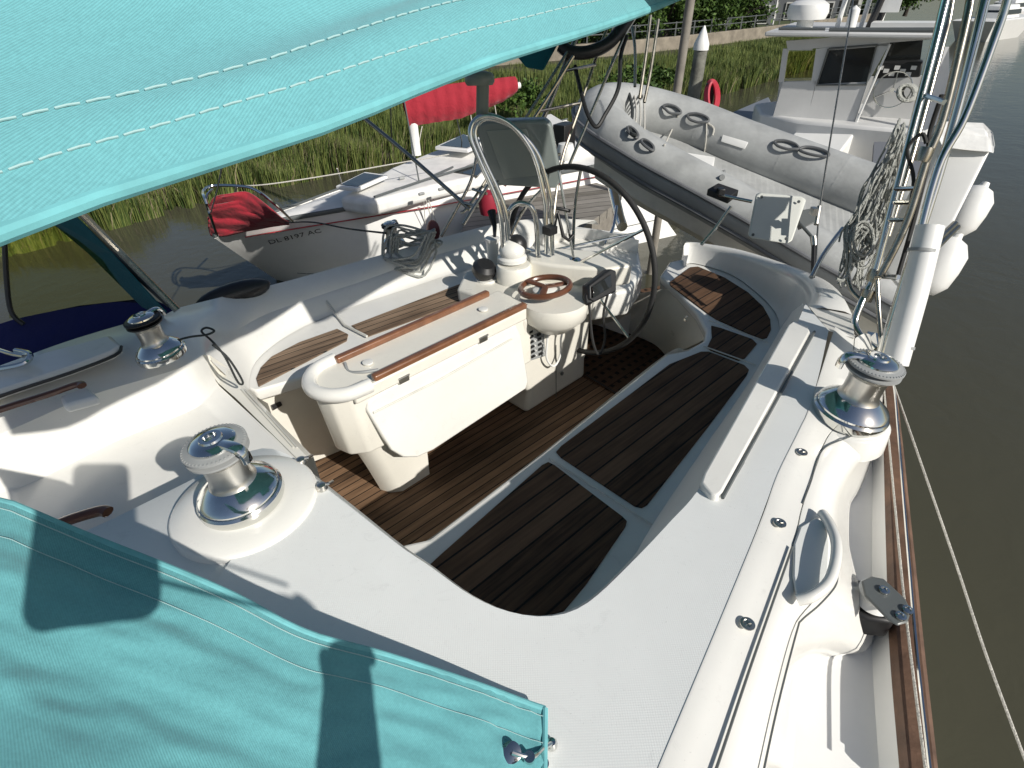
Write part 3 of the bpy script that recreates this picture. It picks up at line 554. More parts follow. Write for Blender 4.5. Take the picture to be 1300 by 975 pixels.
# --- steering pedestal
def uvbox(name,u0,u1,v0,v1,z0,z1,mat=GELG,par=None,bev=.02,seg=4):
    b=B(); b.prism([T(u0,v0,z1),T(u1,v0,z1),T(u1,v1,z1),T(u0,v1,z1)],z1-z0); return b.go(name,mat,par,bevel=bev,seg=seg)
b=B(); b.loft([[T(.74+du,-.0-f,z),T(1.24-du*.2,-.0-f,z),T(1.26-du*.2,.10,z),T(1.24-du*.2,.19+f,z),T(.74+du,.19+f,z)] for z,f,du in ((.62,-.01,.04),(.74,-.01,.06),(.80,0,.02),(1.0,0,0),(1.10,.012,0),(1.18,.03,0))],closed=True,capu=True); ped=b.go('steering_pedestal',GELG,Y,bevel=.025,seg=4)
def top(name,pts,z,h,mat=GELG,bev=.015,par=None):
    b=B(); b.prism(pw(pts,z),h); return b.go(name,mat,par or ped,bevel=bev,seg=4)
top('pedestal_head',[(580,366),(590,345),(640,325),(735,322),(788,334),(768,362),(745,386),(700,396),(662,388),(625,380)],1.20,.07)
top('pedestal_binnacle',[(672,331),(668,321),(700,314),(760,318),(800,331),(803,336),(770,341),(735,339),(700,336)],1.29,.10,bev=.014)
b=B(); b.lathe([(.084,-.10),(.084,-.01),(.076,.0),(0,.0)],W(652,335,1.28),n=40); b.go('compass_base',GELG,ped,smooth=True,angle=40)
cb_=W(650,318,1.335)
b=B(); b.ell(cb_,(.062,.062,.050),n=28,m=16); b.lathe([(.07,-.045),(.07,-.03),(.06,-.02)],cb_,n=30); b.go('compass_hood',GEL,ped,smooth=True)
b=B(); b.ell(cb_+U*.03+V3(.0,0,.016),(.050,.050,.052),n=24,m=14); b.go('compass_dome',BLK,ped,smooth=True)
b=B(); b.lathe([(.085,-.14),(.125,-.10),(.150,-.075),(.155,-.02),(.148,0.0),(.0,0.0)],W(703,378,1.225),n=48); b.go('binnacle_bowl',GELG,ped,smooth=True,angle=50)
rc=W(692,364,1.265)
b=B(); rg=[rc+V3(math.cos(a)*.108,math.sin(a)*.108,.012*math.sin(a+2)) for a in np.linspace(0,2*math.pi,44,endpoint=False)]; b.tube(rg,.0135,10,closed=True)
for a in (.3,2.4,4.5): b.tube([rc,rc+V3(math.cos(a)*.10,math.sin(a)*.10,0)],.016,8,flat=.45)
b.go('wooden_ring',VARD,ped,smooth=True)
b=B(); b.lathe([(.05,-.05),(.055,-.012),(.045,-.006),(0,-.004)],rc,n=32); b.go('ring_hub',GEL,ped,smooth=True)
# port-side controls on pedestal face
pf=T(.9,.005,1.0)
sw=[PL(x,y,T(1,-.008,1),-Vv) for x,y in [(664,418),(690,410),(693,452),(668,460)]]
b=B(); b.prism(sw,0,vec=Vv*.012); sp_=b.go('switch_panel',GRY,ped,bevel=.003)
b=B()
for r_ in range(6):
    for c_ in range(2):
        q=sw[0]+(sw[1]-sw[0])*(.30+.38*c_+.03)+(sw[3]-sw[0])*(.13+.15*r_); b.box(q-Vv*.003,(.020,.007,.011),ax=(U,Vv,V3(0,0,1)))
b.go('switch',BLK,sp_)
b=B()
for r_ in range(6):
    for c_ in range(2):
        q=sw[0]+(sw[1]-sw[0])*(.45+.38*c_+.03)+(sw[3]-sw[0])*(.13+.15*r_); b.box(q-Vv*.0035,(.006,.007,.006),ax=(U,Vv,V3(0,0,1)))
b.go('switch_marks',GELW,sp_)
b=B(); c=PL(680,403,T(1,-.02,1),-Vv); b.box(c,(.035,.02,.03),ax=(U,Vv,V3(0,0,1))); b.go('key_socket',BLK,ped,bevel=.005)
b=B(); c=PL(713,474,T(1,-.002,1),-Vv); b.lathe([(.010,0),(.010,.006),(0,.008)],c,axis=-Vv,n=18); b.go('drain_plug',DGRY,ped,smooth=True)
b=B(); b.tube(cr([PL(x,y,T(1,-.035,1),-Vv) for x,y in [(697,402),(695,430),(694,455),(703,465),(711,452),(712,430),(716,418)]],5),.005,8); b.go('white_cable',GELW,ped,smooth=True)
b=B(); b.tube([PL(706,438,T(1,-.001,1),-Vv),PL(706,505,T(1,-.001,1),-Vv)],.002,6); b.go('door_seam',DGRY,ped)
# engine control + side pod (starboard of pedestal)
b=B(); b.lathe([(.045,-.02),(.058,.0),(.058,.03),(.04,.05),(0,.05)],W(614,345,1.24),axis=-Vv*.4+V3(0,0,1),n=28); b.go('engine_control',BLK,ped,smooth=True,angle=40)
b=B(); b.lathe([(.05,-.12),(.055,.0),(0,.0)],W(618,352,1.21),n=28); b.go('control_mount',GEL,ped,smooth=True)
b=B(); b.lathe([(.028,-.14),(.030,-.01),(.036,0),(.036,.012),(0,.014)],W(625,305,1.34),n=24); b.go('side_post',GEL,ped,smooth=True,angle=40)
b=B(); b.tube([W(628,302,1.35),W(628,288,1.37),W(624,268,1.43)],.014,8,taper=[.5,.8,1.6]); b.go('throttle_lever',BLK,ped,smooth=True)
# chart plotter bracket and plotter
def dbox(name,pts,dep,th,mat,par,bev=.006):
    pf_=[Q(x,y,d) for (x,y),d in zip(pts,dep if isinstance(dep,list) else [dep]*len(pts))]
    nrm=np.cross(pf_[1]-pf_[0],pf_[2]-pf_[0]); nrm/=np.linalg.norm(nrm)
    if nrm.dot(ray(*pts[0]))<0: nrm=-nrm
    b=B(); b.prism(pf_,0,vec=nrm*th); return b.go(name,mat,par,bevel=bev,seg=3)
pl=dbox('chart_plotter',[(748,362),(776,341),(783,344),(783,370),(755,384),(748,380)],[2.40,2.46,2.48,2.48,2.41,2.40],.05,BLK,ped,bev=.008)
dbox('plotter_screen',[(753,364),(776,348),(777,364),(754,378)],[2.393,2.448,2.448,2.393],.01,GLS,pl,bev=.002)
dbox('plotter_bracket',[(741,374),(752,366),(754,384),(743,388)],[2.41,2.41,2.41,2.41],.08,BLK,ped,bev=.01)
b=B(); b.tube(cr([Q(748,386,2.44),Q(752,430,2.5),Q(760,450,2.55),Q(768,430,2.55),Q(766,400,2.5),Q(772,372,2.47)],5),.006,8); b.go('plotter_cable',RUB,ped,smooth=True)
# guard hoops
def hoop(px,r,name,par,mat=STS,n=12):
    b=B(); b.tube(cr([Q(*p) for p in px],7),r,n); return b.go(name,mat,par,smooth=True)
hoop([(639,318,2.62),(633,262,2.52),(607,200,2.42),(597,172,2.38),(603,153,2.36),(622,147,2.35),(650,160,2.38),(676,195,2.44),(690,245,2.52),(693,275,2.57),(694,322,2.64)],.011,'pedestal_guard',ped)
hoop([(647,318,2.65),(640,262,2.55),(613,200,2.45),(603,172,2.41),(609,155,2.39),(626,151,2.38),(655,164,2.41),(683,197,2.47),(697,245,2.55),(700,275,2.60),(701,324,2.67)],.011,'pedestal_guard',ped)
hoop([(646,320,2.66),(644,280,2.6),(650,263,2.57),(662,258,2.57),(675,264,2.58),(681,285,2.62),(683,325,2.68)],.012,'small_guard',ped)
b=B(); b.box(Q(698,292,2.57),(.05,.05,.035),az=AZ); b.tube([Q(703,293,2.57),Q(708,270,2.56),Q(715,300,2.58),Q(722,305,2.6),Q(728,298,2.6)],.009,8); b.tube([Q(706,264,2.56),Q(724,268,2.57)],.008,8); b.go('cup_bracket',BLK,ped,bevel=.003)
pn=-ray(655,195)/np.linalg.norm(ray(655,195)); pn=pn+V3(-.10,0,-.35); pn/=np.linalg.norm(pn); pc=Q(655,195,2.54)
def PF(pts,dd=0): return [PL(x,y,pc+pn*dd,pn) for x,y in pts]
b=B(); b.prism(PF([(608,158),(616,155),(692,153),(700,160),(713,228),(706,240),(632,236),(624,230),(604,164)]),0,vec=-pn*.06); dz=b.go('instrument_pod',M('pod_plastic',(.22,.25,.24),rough=.18,coat=.5),ped,bevel=.016,seg=4)
b=B(); b.prism(PF([(617,166),(668,163),(688,222),(640,228)],.004),0,vec=-pn*.008); b.go('pod_face',M('pod_panel',(.26,.29,.27),rough=.12,coat=.5),dz,bevel=.003)
for px,py,d in ((612,164,2.51),(691,161,2.585),(704,234,2.65),(632,230,2.56)):
    b=B(); b.lathe([(.005,0),(.004,.004),(0,.004)],Q(px,py,d-.004),axis=-ray(px,py),n=12); b.go('pod_screw',DGRY,dz)
# gps mushroom antenna on pod
b=B(); b.tube([Q(612,152,2.4),Q(613,105,2.3)],.026,20); b.lathe([(.052,-.012),(.060,.0),(.060,.018),(.05,.032),(.02,.04),(0,.04)],Q(609,104,2.28),axis=(0,.1,1),n=32); b.go('gps_antenna',M('antenna_grey',(.20,.22,.19),rough=.4),ped,smooth=True,angle=45)
# --- steering wheel
hub=V3(.313,2.497,1.262); wr=.439
wa=V3(math.sin(.811),math.cos(.811),0)*math.cos(.056)+V3(0,0,-math.sin(.056)); wx=np.cross(wa,V3(0,0,1)); wx/=np.linalg.norm(wx); wy=np.cross(wx,wa)
cir=[hub+wr*(math.cos(a)*wx+math.sin(a)*wy) for a in np.linspace(0,2*math.pi,90,endpoint=False)]
b=B(); b.tube(cir,.0128,12,closed=True); whl=b.go('steering_wheel',RUB,Y,smooth=True)
def _pj(p):
    c_=ROT.T@(np.array(p)-CAM); return np.array([CX+F*c_[0]/-c_[2],CY-F*c_[1]/-c_[2]])
a0=min(np.linspace(0,6.283,180),key=lambda a:np.linalg.norm(_pj(hub+wr*(math.cos(a)*wx+math.sin(a)*wy))-np.array([818,292])))
for k in range(5):
    a=k*2*math.pi/5+a0; b=B(); b.tube([hub+.02*(math.cos(a)*wx+math.sin(a)*wy),hub+(wr-.008)*(math.cos(a)*wx+math.sin(a)*wy)],.0065,8); b.go('wheel_spoke',STS,whl,smooth=True)
b=B(); b.lathe([(.03,-.02),(.04,-.01),(.035,.02),(.02,.03),(0,.03)],hub,axis=wa,n=28); b.go('wheel_hub',STS,whl,smooth=True,angle=40)
# --- starboard aft locker box behind wheel
b=B(); b.prism(pw([(667,286),(690,283),(729,286),(804,296),(808,302),(746,328),(675,326)],1.16),.16); b.go('aft_locker',GEL,Y,bevel=.02,seg=3)
b=B(); b.prism(pw([(745,330),(809,304),(816,345),(800,368),(750,376)],1.145),.14); b.go('aft_locker_step',GEL,Y,bevel=.02,seg=3)
b=B(); b.tube([W(700,318,1.19),W(812,295,1.25)],.007,8); b.go('locker_rail',STS,Y,smooth=True)
# engine key etc: stainless filler and valve on aft wall
b=B(); b.lathe([(.02,0),(.018,.006),(.009,.008),(.008,.003),(0,.003)],W(873,405,.93),axis=(-.5,-.6,.3),n=24); b.go('wall_fitting',STS,Y,smooth=True,angle=30)
b=B(); b.tube([W(345,518,.98),W(356,512,.98)],.012,10); b.ell(W(362,500,1.0),(.012,.02,.03)); b.go('manual_pump_handle',BLK,Y,smooth=True)
from mathutils import noise as mnoise
def mn(a,b_,c=0.): return mnoise.noise(Vector((a,b_,c)))
# ------------------------------------------------------------------ lines, dodger, bimini
def rope(name,pts,r,mat,label,cat,n=8,k=8,group=None):
    b=B(); b.tube(cr(pts,k),r,n); return tag(b.go(name,mat,smooth=True),label,cat,group)
# lower (port) dodger canvas
D0=thing('dodger','teal canvas spray dodger in the lower left with its steel frame and navy starboard skirt','dodger',W(690,930,1.43))
hem=[(-160,600,1.85),(0,635,1.82),(32,646,1.81),(108,678,1.775),(232,727,1.735),(300,757,1.70),(388,802,1.645),(485,829,1.555),(600,866,1.50),(668,891,1.463),(692,899,1.454)]
hm=resample(cr([W(*p) for p in hem],6),90)
rows=[hm]; 
def low(i,t):
    s=i/89; p=hm[i]; e=W(-160+s*844,1500,1.86-.42*s**1.1); q=p+(e-p)*t
    q=q+V3(0,0,.012*math.sin(t*9+s*4)*t+.008*math.sin(s*17+t*5)*t+min(1,t*12)*(.010*mn(s*5,t*7,1.)+.004*mn(s*16+t*9,t*22,4.))+.0045*max(0,s-.72)/.28*mn(s*60-t*25,t*18,9.)); return q
rows=[[up(hm[i],-.006) for i in range(90)]]+[[low(i,t) for i in range(90)] for t in np.concatenate([np.linspace(0,.5,60),np.linspace(.52,1,16)])]
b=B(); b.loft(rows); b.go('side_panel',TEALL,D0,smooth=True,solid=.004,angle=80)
def stitch(name,fn,n,par,r=.0011,dash=.8):
    b=B()
    for i in range(n):
        p,q=fn(i/n),fn((i+dash)/n); m=(p+q)/2+V3(0,0,.0004); b.tube([p,m,q],r,5)
    return b.go(name,STI,par,smooth=True)
def onlow(t,dz=.0025):
    return lambda s: (lambda x:(low(int(x),t)*(1-(x-int(x)))+low(min(int(x)+1,89),t)*(x-int(x)))+V3(0,0,dz))(min(s*89,88.99))
stitch('stitching',onlow(.030),400,D0,r=.0008); stitch('stitching',onlow(.115),400,D0,r=.0006)
# hem welt (edge) of lower canvas
b=B(); b.tube([up(p,-.003) for p in hm],.005,10); b.go('hem_welt',WELT,D0,smooth=True)
b=B(); b.tube([hm[-1]]+[low(89,t) for t in (.02,.06,.1,.2)],.0045,8); b.go('edge_piping',WELT,D0,smooth=True)
# turn button and shackle at the canvas corner
b=B(); b.lathe([(.014,0),(.014,.002),(.009,.004),(0,.004)],W(649,955,1.475),axis=(0,-.4,1),n=24); b.tube([W(650,955,1.48),W(664,960,1.475),W(674,962,1.47)],.0035,8); b.lathe([(.008,-.003),(.008,.004),(0,.004)],W(672,962,1.472),n=16); b.tube(cr([W(674,962,1.47),W(683,957,1.46),W(690,950,1.45),W(700,944,1.44)],4),.0035,8); b.go('turn_buckle',STS,D0,smooth=True,angle=40)
b=B(); b.lathe([(.009,0),(.009,.006),(.006,.012),(0,.013)],W(700,946,1.43),n=20); b.lathe([(.009,0),(.009,.006),(0,.007)],W(689,971,1.43),n=20); b.go('deck_button',STS,D0,smooth=True,angle=40)
# starboard dodger side: frame tubes, clear window, navy skirt
ft=W(225,394,1.43)
b=B(); b.tube([ft,Q(150,318,1.93),Q(60,228,1.70),Q(20,190,1.6)],.0125,10); b.go('dodger_frame',STO,D0,smooth=True)
b=B(); b.tube([ft+V3(-.02,0,.02),Q(140,320,2.0),Q(45,230,1.78)],.010,8); b.go('dodger_frame',BLK,D0,smooth=True)
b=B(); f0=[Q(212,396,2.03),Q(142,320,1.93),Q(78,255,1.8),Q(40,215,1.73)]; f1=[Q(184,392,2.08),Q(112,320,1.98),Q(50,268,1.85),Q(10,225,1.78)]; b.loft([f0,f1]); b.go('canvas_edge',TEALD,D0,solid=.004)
b=B(); b.loft([[Q(-60,430,2.0),Q(22,404,2.04),Q(100,388,2.07),Q(190,378,2.09),Q(222,392,2.06)],[Q(-60,500,1.9),Q(22,462,1.95),Q(80,446,1.98),Q(130,426,2.02),Q(190,408,2.05)]]); b.go('navy_skirt',NAVY,D0,solid=.004)
b=B(); b.tube(cr([Q(5,280,1.9),Q(8,350,1.95),Q(14,395,1.98),Q(30,412,2.0)],5),.008,8); b.go('window_zip',BLK,D0,smooth=True)
b=B(); b.prism([Q(118,434,1.99),Q(131,431,2.0),Q(131,436,2.0),Q(118,438,1.99)],.003); b.go('care_tag',STI,D0)
CLR=bpy.data.materials.new('clear_vinyl'); CLR.use_nodes=True; _t=CLR.node_tree; _b=_t.nodes['Principled BSDF']; _b.inputs['Base Color'].default_value=(.75,.74,.45,1); _b.inputs['Transmission Weight'].default_value=1; _b.inputs['Roughness'].default_value=.06; _b.inputs['IOR'].default_value=1.05
b=B(); b.loft([[Q(10,285,1.9),Q(55,268,1.86),Q(130,330,1.97),Q(185,385,2.075)],[Q(10,300,1.91),Q(40,330,1.93),Q(80,360,2.0),Q(150,383,2.08)],[Q(12,404,2.02),Q(22,404,2.04),Q(70,394,2.06),Q(140,384,2.08)]]); b.go('clear_window',CLR,D0,solid=.001)
# deck hardware below navy skirt
b=B(); b.tube(cr([W(-20,438,1.5),W(10,448,1.5),W(30,452,1.5)],4),.006,8); b.tube(cr([W(-10,470,1.48),W(30,462,1.49),W(38,450,1.5),W(20,445,1.5)],4),.008,8); b.go('deck_cleat',STS,Y,smooth=True)
# bimini / upper canvas
BM=thing('bimini','teal canvas awning stretched overhead across the top left with double stitched hem','awning',V3(0,.6,2.3))
hb=[(-400,400,2.20),(-150,345,2.225),(0,290,2.24),(77,259,2.245),(262,201,2.255),(420,151,2.268),(507,116,2.277),(615,75,2.288),(690,52,2.295),(769,28,2.306),(849,0,2.318),(900,-19,2.327)]
hbw=[W(*p) for p in hb]+[V3(.51,.92,2.43),V3(.9,1.2,2.50),V3(1.3,1.5,2.55)]
HB=resample(cr(hbw,6),140)
dirn=V3(-.69,.72,0)
def upc(i,t):
    s=i/139; p=HB[i]; rise=.62*t if t<.22 else .136+.18*(t-.22) if t<.8 else .24+.04*(t-.8)
    return p+dirn*t+V3(0,0,rise+.012*math.sin(t*26+s*9)*min(1,t*6)+.007*math.sin(s*31+t*19)*min(1,t*5)+.004*math.sin(s*55-t*60)*min(1,t*5)+(.0035*math.exp(-((t-.042)/.014)**2))+min(1,t*9)*(.016*mn(s*9-t*3,t*7,2.)+.009*mn(s*26-t*14,t*15,7.))+.0013*math.exp(-((t-.043)/.018)**2)*mn(s*150,t*40,3.))
ts=list(np.linspace(0,.3,26))+[.35,.45,.6,.8,.95]
b=B(); b.loft([[up(p,-.006)+dirn*.003 for p in HB]]+[[upc(i,t) for i in range(140)] for t in ts]); b.go('roof_panel',TEAL,BM,smooth=True,solid=.004,angle=80)
def onup(t,dz=.0048): return lambda s:(lambda x:(upc(int(x),t)*(1-(x-int(x)))+upc(min(int(x)+1,139),t)*(x-int(x)))+V3(.0008,-.0012,dz))(min(s*139,138.99))
stitch('stitching',onup(.026),420,BM,r=.0009); stitch('stitching',onup(.060),380,BM,r=.0009)
b=B(); b.tube([up(p,-.003) for p in HB],.0062,10); b.go('hem_welt',WELT,BM,smooth=True)
b=B(); b.tube([upc(i,1.0)+V3(0,0,-.02) for i in range(60,140,6)],.0125,10); b.tube([upc(134,1.0)+V3(0,0,-.02),V3(1.05,2.0,1.9),W(1082,400,1.36)],.0125,10) if False else None; b.go('bimini_frame',STS,BM,smooth=True)
# ------------------------------------------------------------------ ropes on the yacht
rope('tie_cord',[W(215,435,1.47),W(240,428,1.47),W(262,425,1.47),W(272,420,1.47),W(262,416,1.47),W(256,421,1.47),W(268,432,1.45),W(285,452,1.43),W(302,485,1.30),W(308,484,1.30),W(290,455,1.42),W(270,438,1.45)],.0035,ROPED,'thin dark cord knotted in a loop beside the far left winch','cord',k=6)
c=W(524,322,1.24); pts=[]
for k in range(11):
    for a in np.linspace(0,2*math.pi,10,endpoint=False):
        rx=.10+.015*math.sin(k*2.1); pts.append(c+V3(math.cos(a)*rx*1.2+.02*math.sin(k*1.7),math.sin(a)*rx*.7+.02*math.cos(k*2.3),.03+.008*k+.02*math.sin(a*2+k)-(.10 if -.2<math.sin(a+3.6)-.55 else 0)))
tag(B().tube(cr(pts,3),.006,7).go('coiled_line',ROPE,smooth=True),'grey rope coil hanging over the starboard coaming beside a winch','rope')
rope('dock_line',[W(490,296,1.45),W(440,290,1.2),W(395,282,1.0),W(363,283,.62)],.005,ROPED,'thin mooring line from the yacht winch to the red-trimmed boat','mooring line')
rope('sheet_line',[W(1128,470,1.22),W(1170,590,1.15),W(1215,720,1.05),W(1255,840,1.0),W(1330,1040,.9)],.0032,ROPEW,'thin pale line running down over the water at the far right','line')
rope('sheet_line',[W(1121,480,1.25),W(1136,640,1.25),W(1150,780,1.25),W(1178,1000,1.25)],.0028,ROPEW,'thin wire lying along the wooden toe rail','line')
# --- stern rail tubes (part of yacht)
sr_=hoop([(1112,444,1.86),(1096,430,1.9),(1085,412,1.93),(1092,388,1.93),(1101,370,1.93),(1109,350,1.92),(1130,270,1.86),(1162,150,1.80),(1182,75,1.76),(1202,-5,1.72),(1225,-90,1.66)],.0125,'stern_rail',Y)
hoop([(1118,448,1.80),(1150,350,1.72),(1183,250,1.66),(1212,150,1.60),(1252,-5,1.50),(1280,-100,1.44)],.0125,'rail_tube',sr_)
hoop([(1135,462,1.72),(1160,330,1.66),(1190,215,1.60),(1224,150,1.56),(1262,50,1.5),(1280,-5,1.46),(1300,-90,1.4)],.0105,'rail_tube',sr_)
hoop([(1118,350,1.84),(1150,285,1.78),(1176,204,1.72),(1197,150,1.68),(1226,30,1.60),(1234,-10,1.58),(1255,-100,1.5)],.0115,'rail_tube',sr_,mat=STO)
hoop([(1127,300,1.95),(1160,190,1.9),(1195,60,1.85),(1205,20,1.84),(1214,-40,1.8)],.010,'rail_tube',sr_,mat=STO)
hoop([(1113,352,1.9),(1116,400,1.9),(1119,436,1.88)],.008,'rail_tube',sr_,mat=STO)
hoop([(1079,296,2.0),(1076,340,2.0),(1080,366,1.98),(1092,380,1.95)],.008,'rail_tube',sr_,mat=STO)
b=B()
for a,c in (((1137,240,1.84),(1162,239,1.76)),((1134,257,1.85),(1156,257,1.77)),((1126,279,1.87),(1150,279,1.79)),((1112,350,1.9),(1140,352,1.76)),((1170,120,1.8),(1199,130,1.66))): b.tube([Q(*a),Q(*c)],.008,8)
b.go('rail_rung',STS,sr_,smooth=True)
b=B()
for q in ((1101,375,1.93),(1110,350,1.91),(1173,196,1.70)): b.lathe([(.02,-.02),(.022,0),(.02,.02)],Q(*q),axis=(.2,.2,1),n=16)
b.go('rail_clamp',STO,sr_,smooth=True,angle=40)
b=B(); b.lathe([(.04,0),(.04,.01),(.02,.015),(0,.015)],W(1108,446,1.30),n=20); b.box(W(1112,432,1.25),(.10,.06,.01),az=30); b.go('rail_base',STS,sr_,smooth=True,angle=40)
b=B(); b.tube(cr([Q(1150,290,1.8),Q(1160,230,1.78),Q(1152,190,1.78),Q(1170,170,1.75),Q(1176,182,1.75)],5),.006,8); b.tube(cr([Q(1196,120,1.7),Q(1180,170,1.76),Q(1178,205,1.74),Q(1160,280,1.8),Q(1140,350,1.84)],5),.007,8); b.go('rail_cable',RUB,sr_,smooth=True)
# davit strut bits on port quarter
hoop([(1030,352,2.15),(1046,322,2.2),(1070,290,2.25)],.009,'rail_tube',sr_)
PIPE=B().tube([Q(1136,462,1.62),Q(1160,375,1.58),Q(1181,287,1.55)],.034,24); o=tag(PIPE.go('white_pipe',GELW,smooth=True,angle=50),'white plastic tube lashed upright to the outside of the stern rails','plastic tube')
b=B()
for q in ((1143,440,1.612),(1171,318,1.56)): 
    b.lathe([(.0355,-.004),(.0355,.004)],Q(*q),axis=Q(1181,287,1.55)-Q(1136,462,1.62),n=24)
b.go('pipe_band',GRY,o,smooth=True,angle=40)
# white board-like cushion outside the rails
b=B(); q=[Q(1196,186,1.9),Q(1222,176,1.95),Q(1258,190,1.95),Q(1250,215,1.93),Q(1170,380,1.9),Q(1120,372,1.95),Q(1150,300,1.95)]
q=[Q(1196,182,1.95),Q(1262,188,1.9),Q(1180,350,1.95),Q(1142,375,2.0),Q(1118,345,2.05)]
b.prism(q,0,vec=V3(.03,.09,.05)); cu_=tag(b.go('padded_board',GELW,bevel=.02,seg=4),'white padded board standing outside the stern rails at the right','padded board')
b=B(); b.prism([Q(1192,176,1.92),Q(1203,170,2.0),Q(1252,172,1.98),Q(1264,184,1.9),Q(1262,196,1.89),Q(1256,192,1.885),Q(1196,188,1.92)],0,vec=V3(.02,.06,.03)); b.go('board_cover',M('white_cover_cloth',(.68,.68,.66),rough=.8,noise=.1,nscale=20,bump=.3,bscale=30),cu_,bevel=.012,seg=3)
for (px,py,d,r,lb) in ((1228,268,2.1,.062,'upper white round fender behind the padded board'),(1190,338,2.15,.075,'lower white round fender beside the white plastic tube')):
    b=B(); b.lathe([(.0,-1.5*r),(.6*r,-1.35*r),(.95*r,-.8*r),(r,0),(.95*r,.8*r),(.6*r,1.35*r),(.25*r,1.5*r),(.2*r,1.75*r),(0,1.75*r)],Q(px,py,d),axis=(.45,.25,1),n=28); tag(b.go('fender',GELW,smooth=True,angle=50),lb,'fender','white fenders')
b=B(); b.tube([Q(1183,312,1.7),Q(1212,284,1.78)],.010,8); b.tube([Q(1190,314,1.7),Q(1216,288,1.78)],.008,8); b.go('rail_bracket',STO,sr_,smooth=True)
# rope net / coil hung on the rail
b=B(); rs=random.Random(7)
for k in range(46):
    x0=1150-rs.random()*14; y0=150+rs.random()*50; f=rs.random(); x1=1065+f*40; y1=300+rs.random()*70; d=1.98+rs.random()*.10
    pts=[]
    for t in np.linspace(0,1,12):
        x=x0+(x1-x0)*t+5*math.sin(t*13+k)*t+12*math.sin(math.pi*t)*(f-.5)*2; y=y0+(y1-y0)*t; pts.append(Q(x,y,d+.02*math.sin(t*17+k*2)))
    b.tube(cr(pts,2),.0032+.001*rs.random(),5)
for k in range(9):
    cx,cy=1085+rs.random()*18,285+rs.random()*36; pts=[Q(cx+13*math.cos(a)*(1+.2*math.sin(k)),cy+22*math.sin(a),1.96+.02*k/3) for a in np.linspace(0,6.28,12)]; b.tube(cr(pts,2),.0042,6)
b.tube(cr([Q(1080,320,1.97),Q(1078,345,1.97),Q(1070,356,1.97),Q(1062,354,1.97)],4),.006,6)
tag(b.go('rope_net',ROPE,smooth=True),'tangled grey rope net hanging from the stern rail beside the dinghy','rope net')
b=B()
for k in range(6):
    pts=[Q(1150+10*math.cos(a)+k,118+10*math.sin(a),1.96+.01*k) for a in np.linspace(0,6.28,12)]; b.tube(cr(pts,2),.006,6)
tag(b.go('lashing',ROPE,smooth=True),'rope lashing wound round the top of the rope net','lashing')
# backstay wire
bs=hoop([(1096,-120,2.7),(1083,0,2.6),(1062,130,2.52),(1041,262,2.44),(1036,330,2.38),(1034,350,2.34)],.0038,'backstay',Y,mat=STO)
b=B(); b.tube([Q(1040,262,2.43),Q(1036,285,2.42)],.010,8); b.tube([Q(1033,300,2.41),Q(1034,312,2.41)],.012,10); b.box(Q(1033,268,2.42),(.03,.02,.03)); b.go('turnbuckle',SAT,bs,smooth=True,angle=40)
b=B(); b.tube([Q(1033,312,2.40),Q(1032,352,2.36)],.009,8); b.go('backstay_insulator',BLK,bs,smooth=True)
# outboard motor bracket plate on rail
mp_=hoop([(955,256,2.62),(935,252,2.65),(912,247,2.68)],.008,'motor_mount',Y)
dbox('mount_plate',[(965,245),(1018,250),(1024,254),(1006,306),(999,310),(954,303),(950,299),(960,248)],[2.6,2.56,2.56,2.52,2.52,2.56,2.56,2.6],.03,M('mount_board',(.60,.61,.57),rough=.45,noise=.05),mp_,bev=.007)
for px,py,d in ((967,250,2.585),(1014,256,2.55),(956,298,2.55),(998,303,2.51)):
    b=B(); b.lathe([(.007,0),(.006,.004),(0,.004)],Q(px,py,d),axis=-ray(px,py),n=14); b.go('plate_bolt',DGRY,mp_)
b=B(); b.tube([Q(928,262,2.66),Q(908,290,2.7),Q(890,311,2.72)],.008,8); b.go('mount_strut',STS,mp_,smooth=True)
b=B(); b.prism([Q(898,240,2.68),Q(912,232,2.7),Q(938,241,2.7),Q(925,251,2.67)],0,vec=V3(0,0,-.03)); b.box(Q(915,243,2.66),(.04,.03,.03)); b.go('mount_clamp',BLK,mp_,bevel=.003)
b=B(); b.prism([Q(1010,268,2.6),Q(1044,262,2.6),Q(1040,280,2.58),Q(1018,290,2.58)],0,vec=V3(0,.03,-.02)); b.tube([Q(1015,283,2.55),Q(1030,300,2.52),Q(1032,312,2.5)],.008,8); b.go('motor_clamp',DGRY,mp_,bevel=.004)
# dark fender and horseshoe in shadow outside the starboard coaming
b=B(); b.ell(W(312,377,1.30)+V3(-.06,.03,0),(.05,.16,.05),ax=(V3(.7,-.7,0),V3(.75,.66,0),V3(0,0,1))); tag(b.go('fender',BLK,smooth=True),'black fender hanging outside the starboard coaming','fender')
from mathutils import noise as mnoise
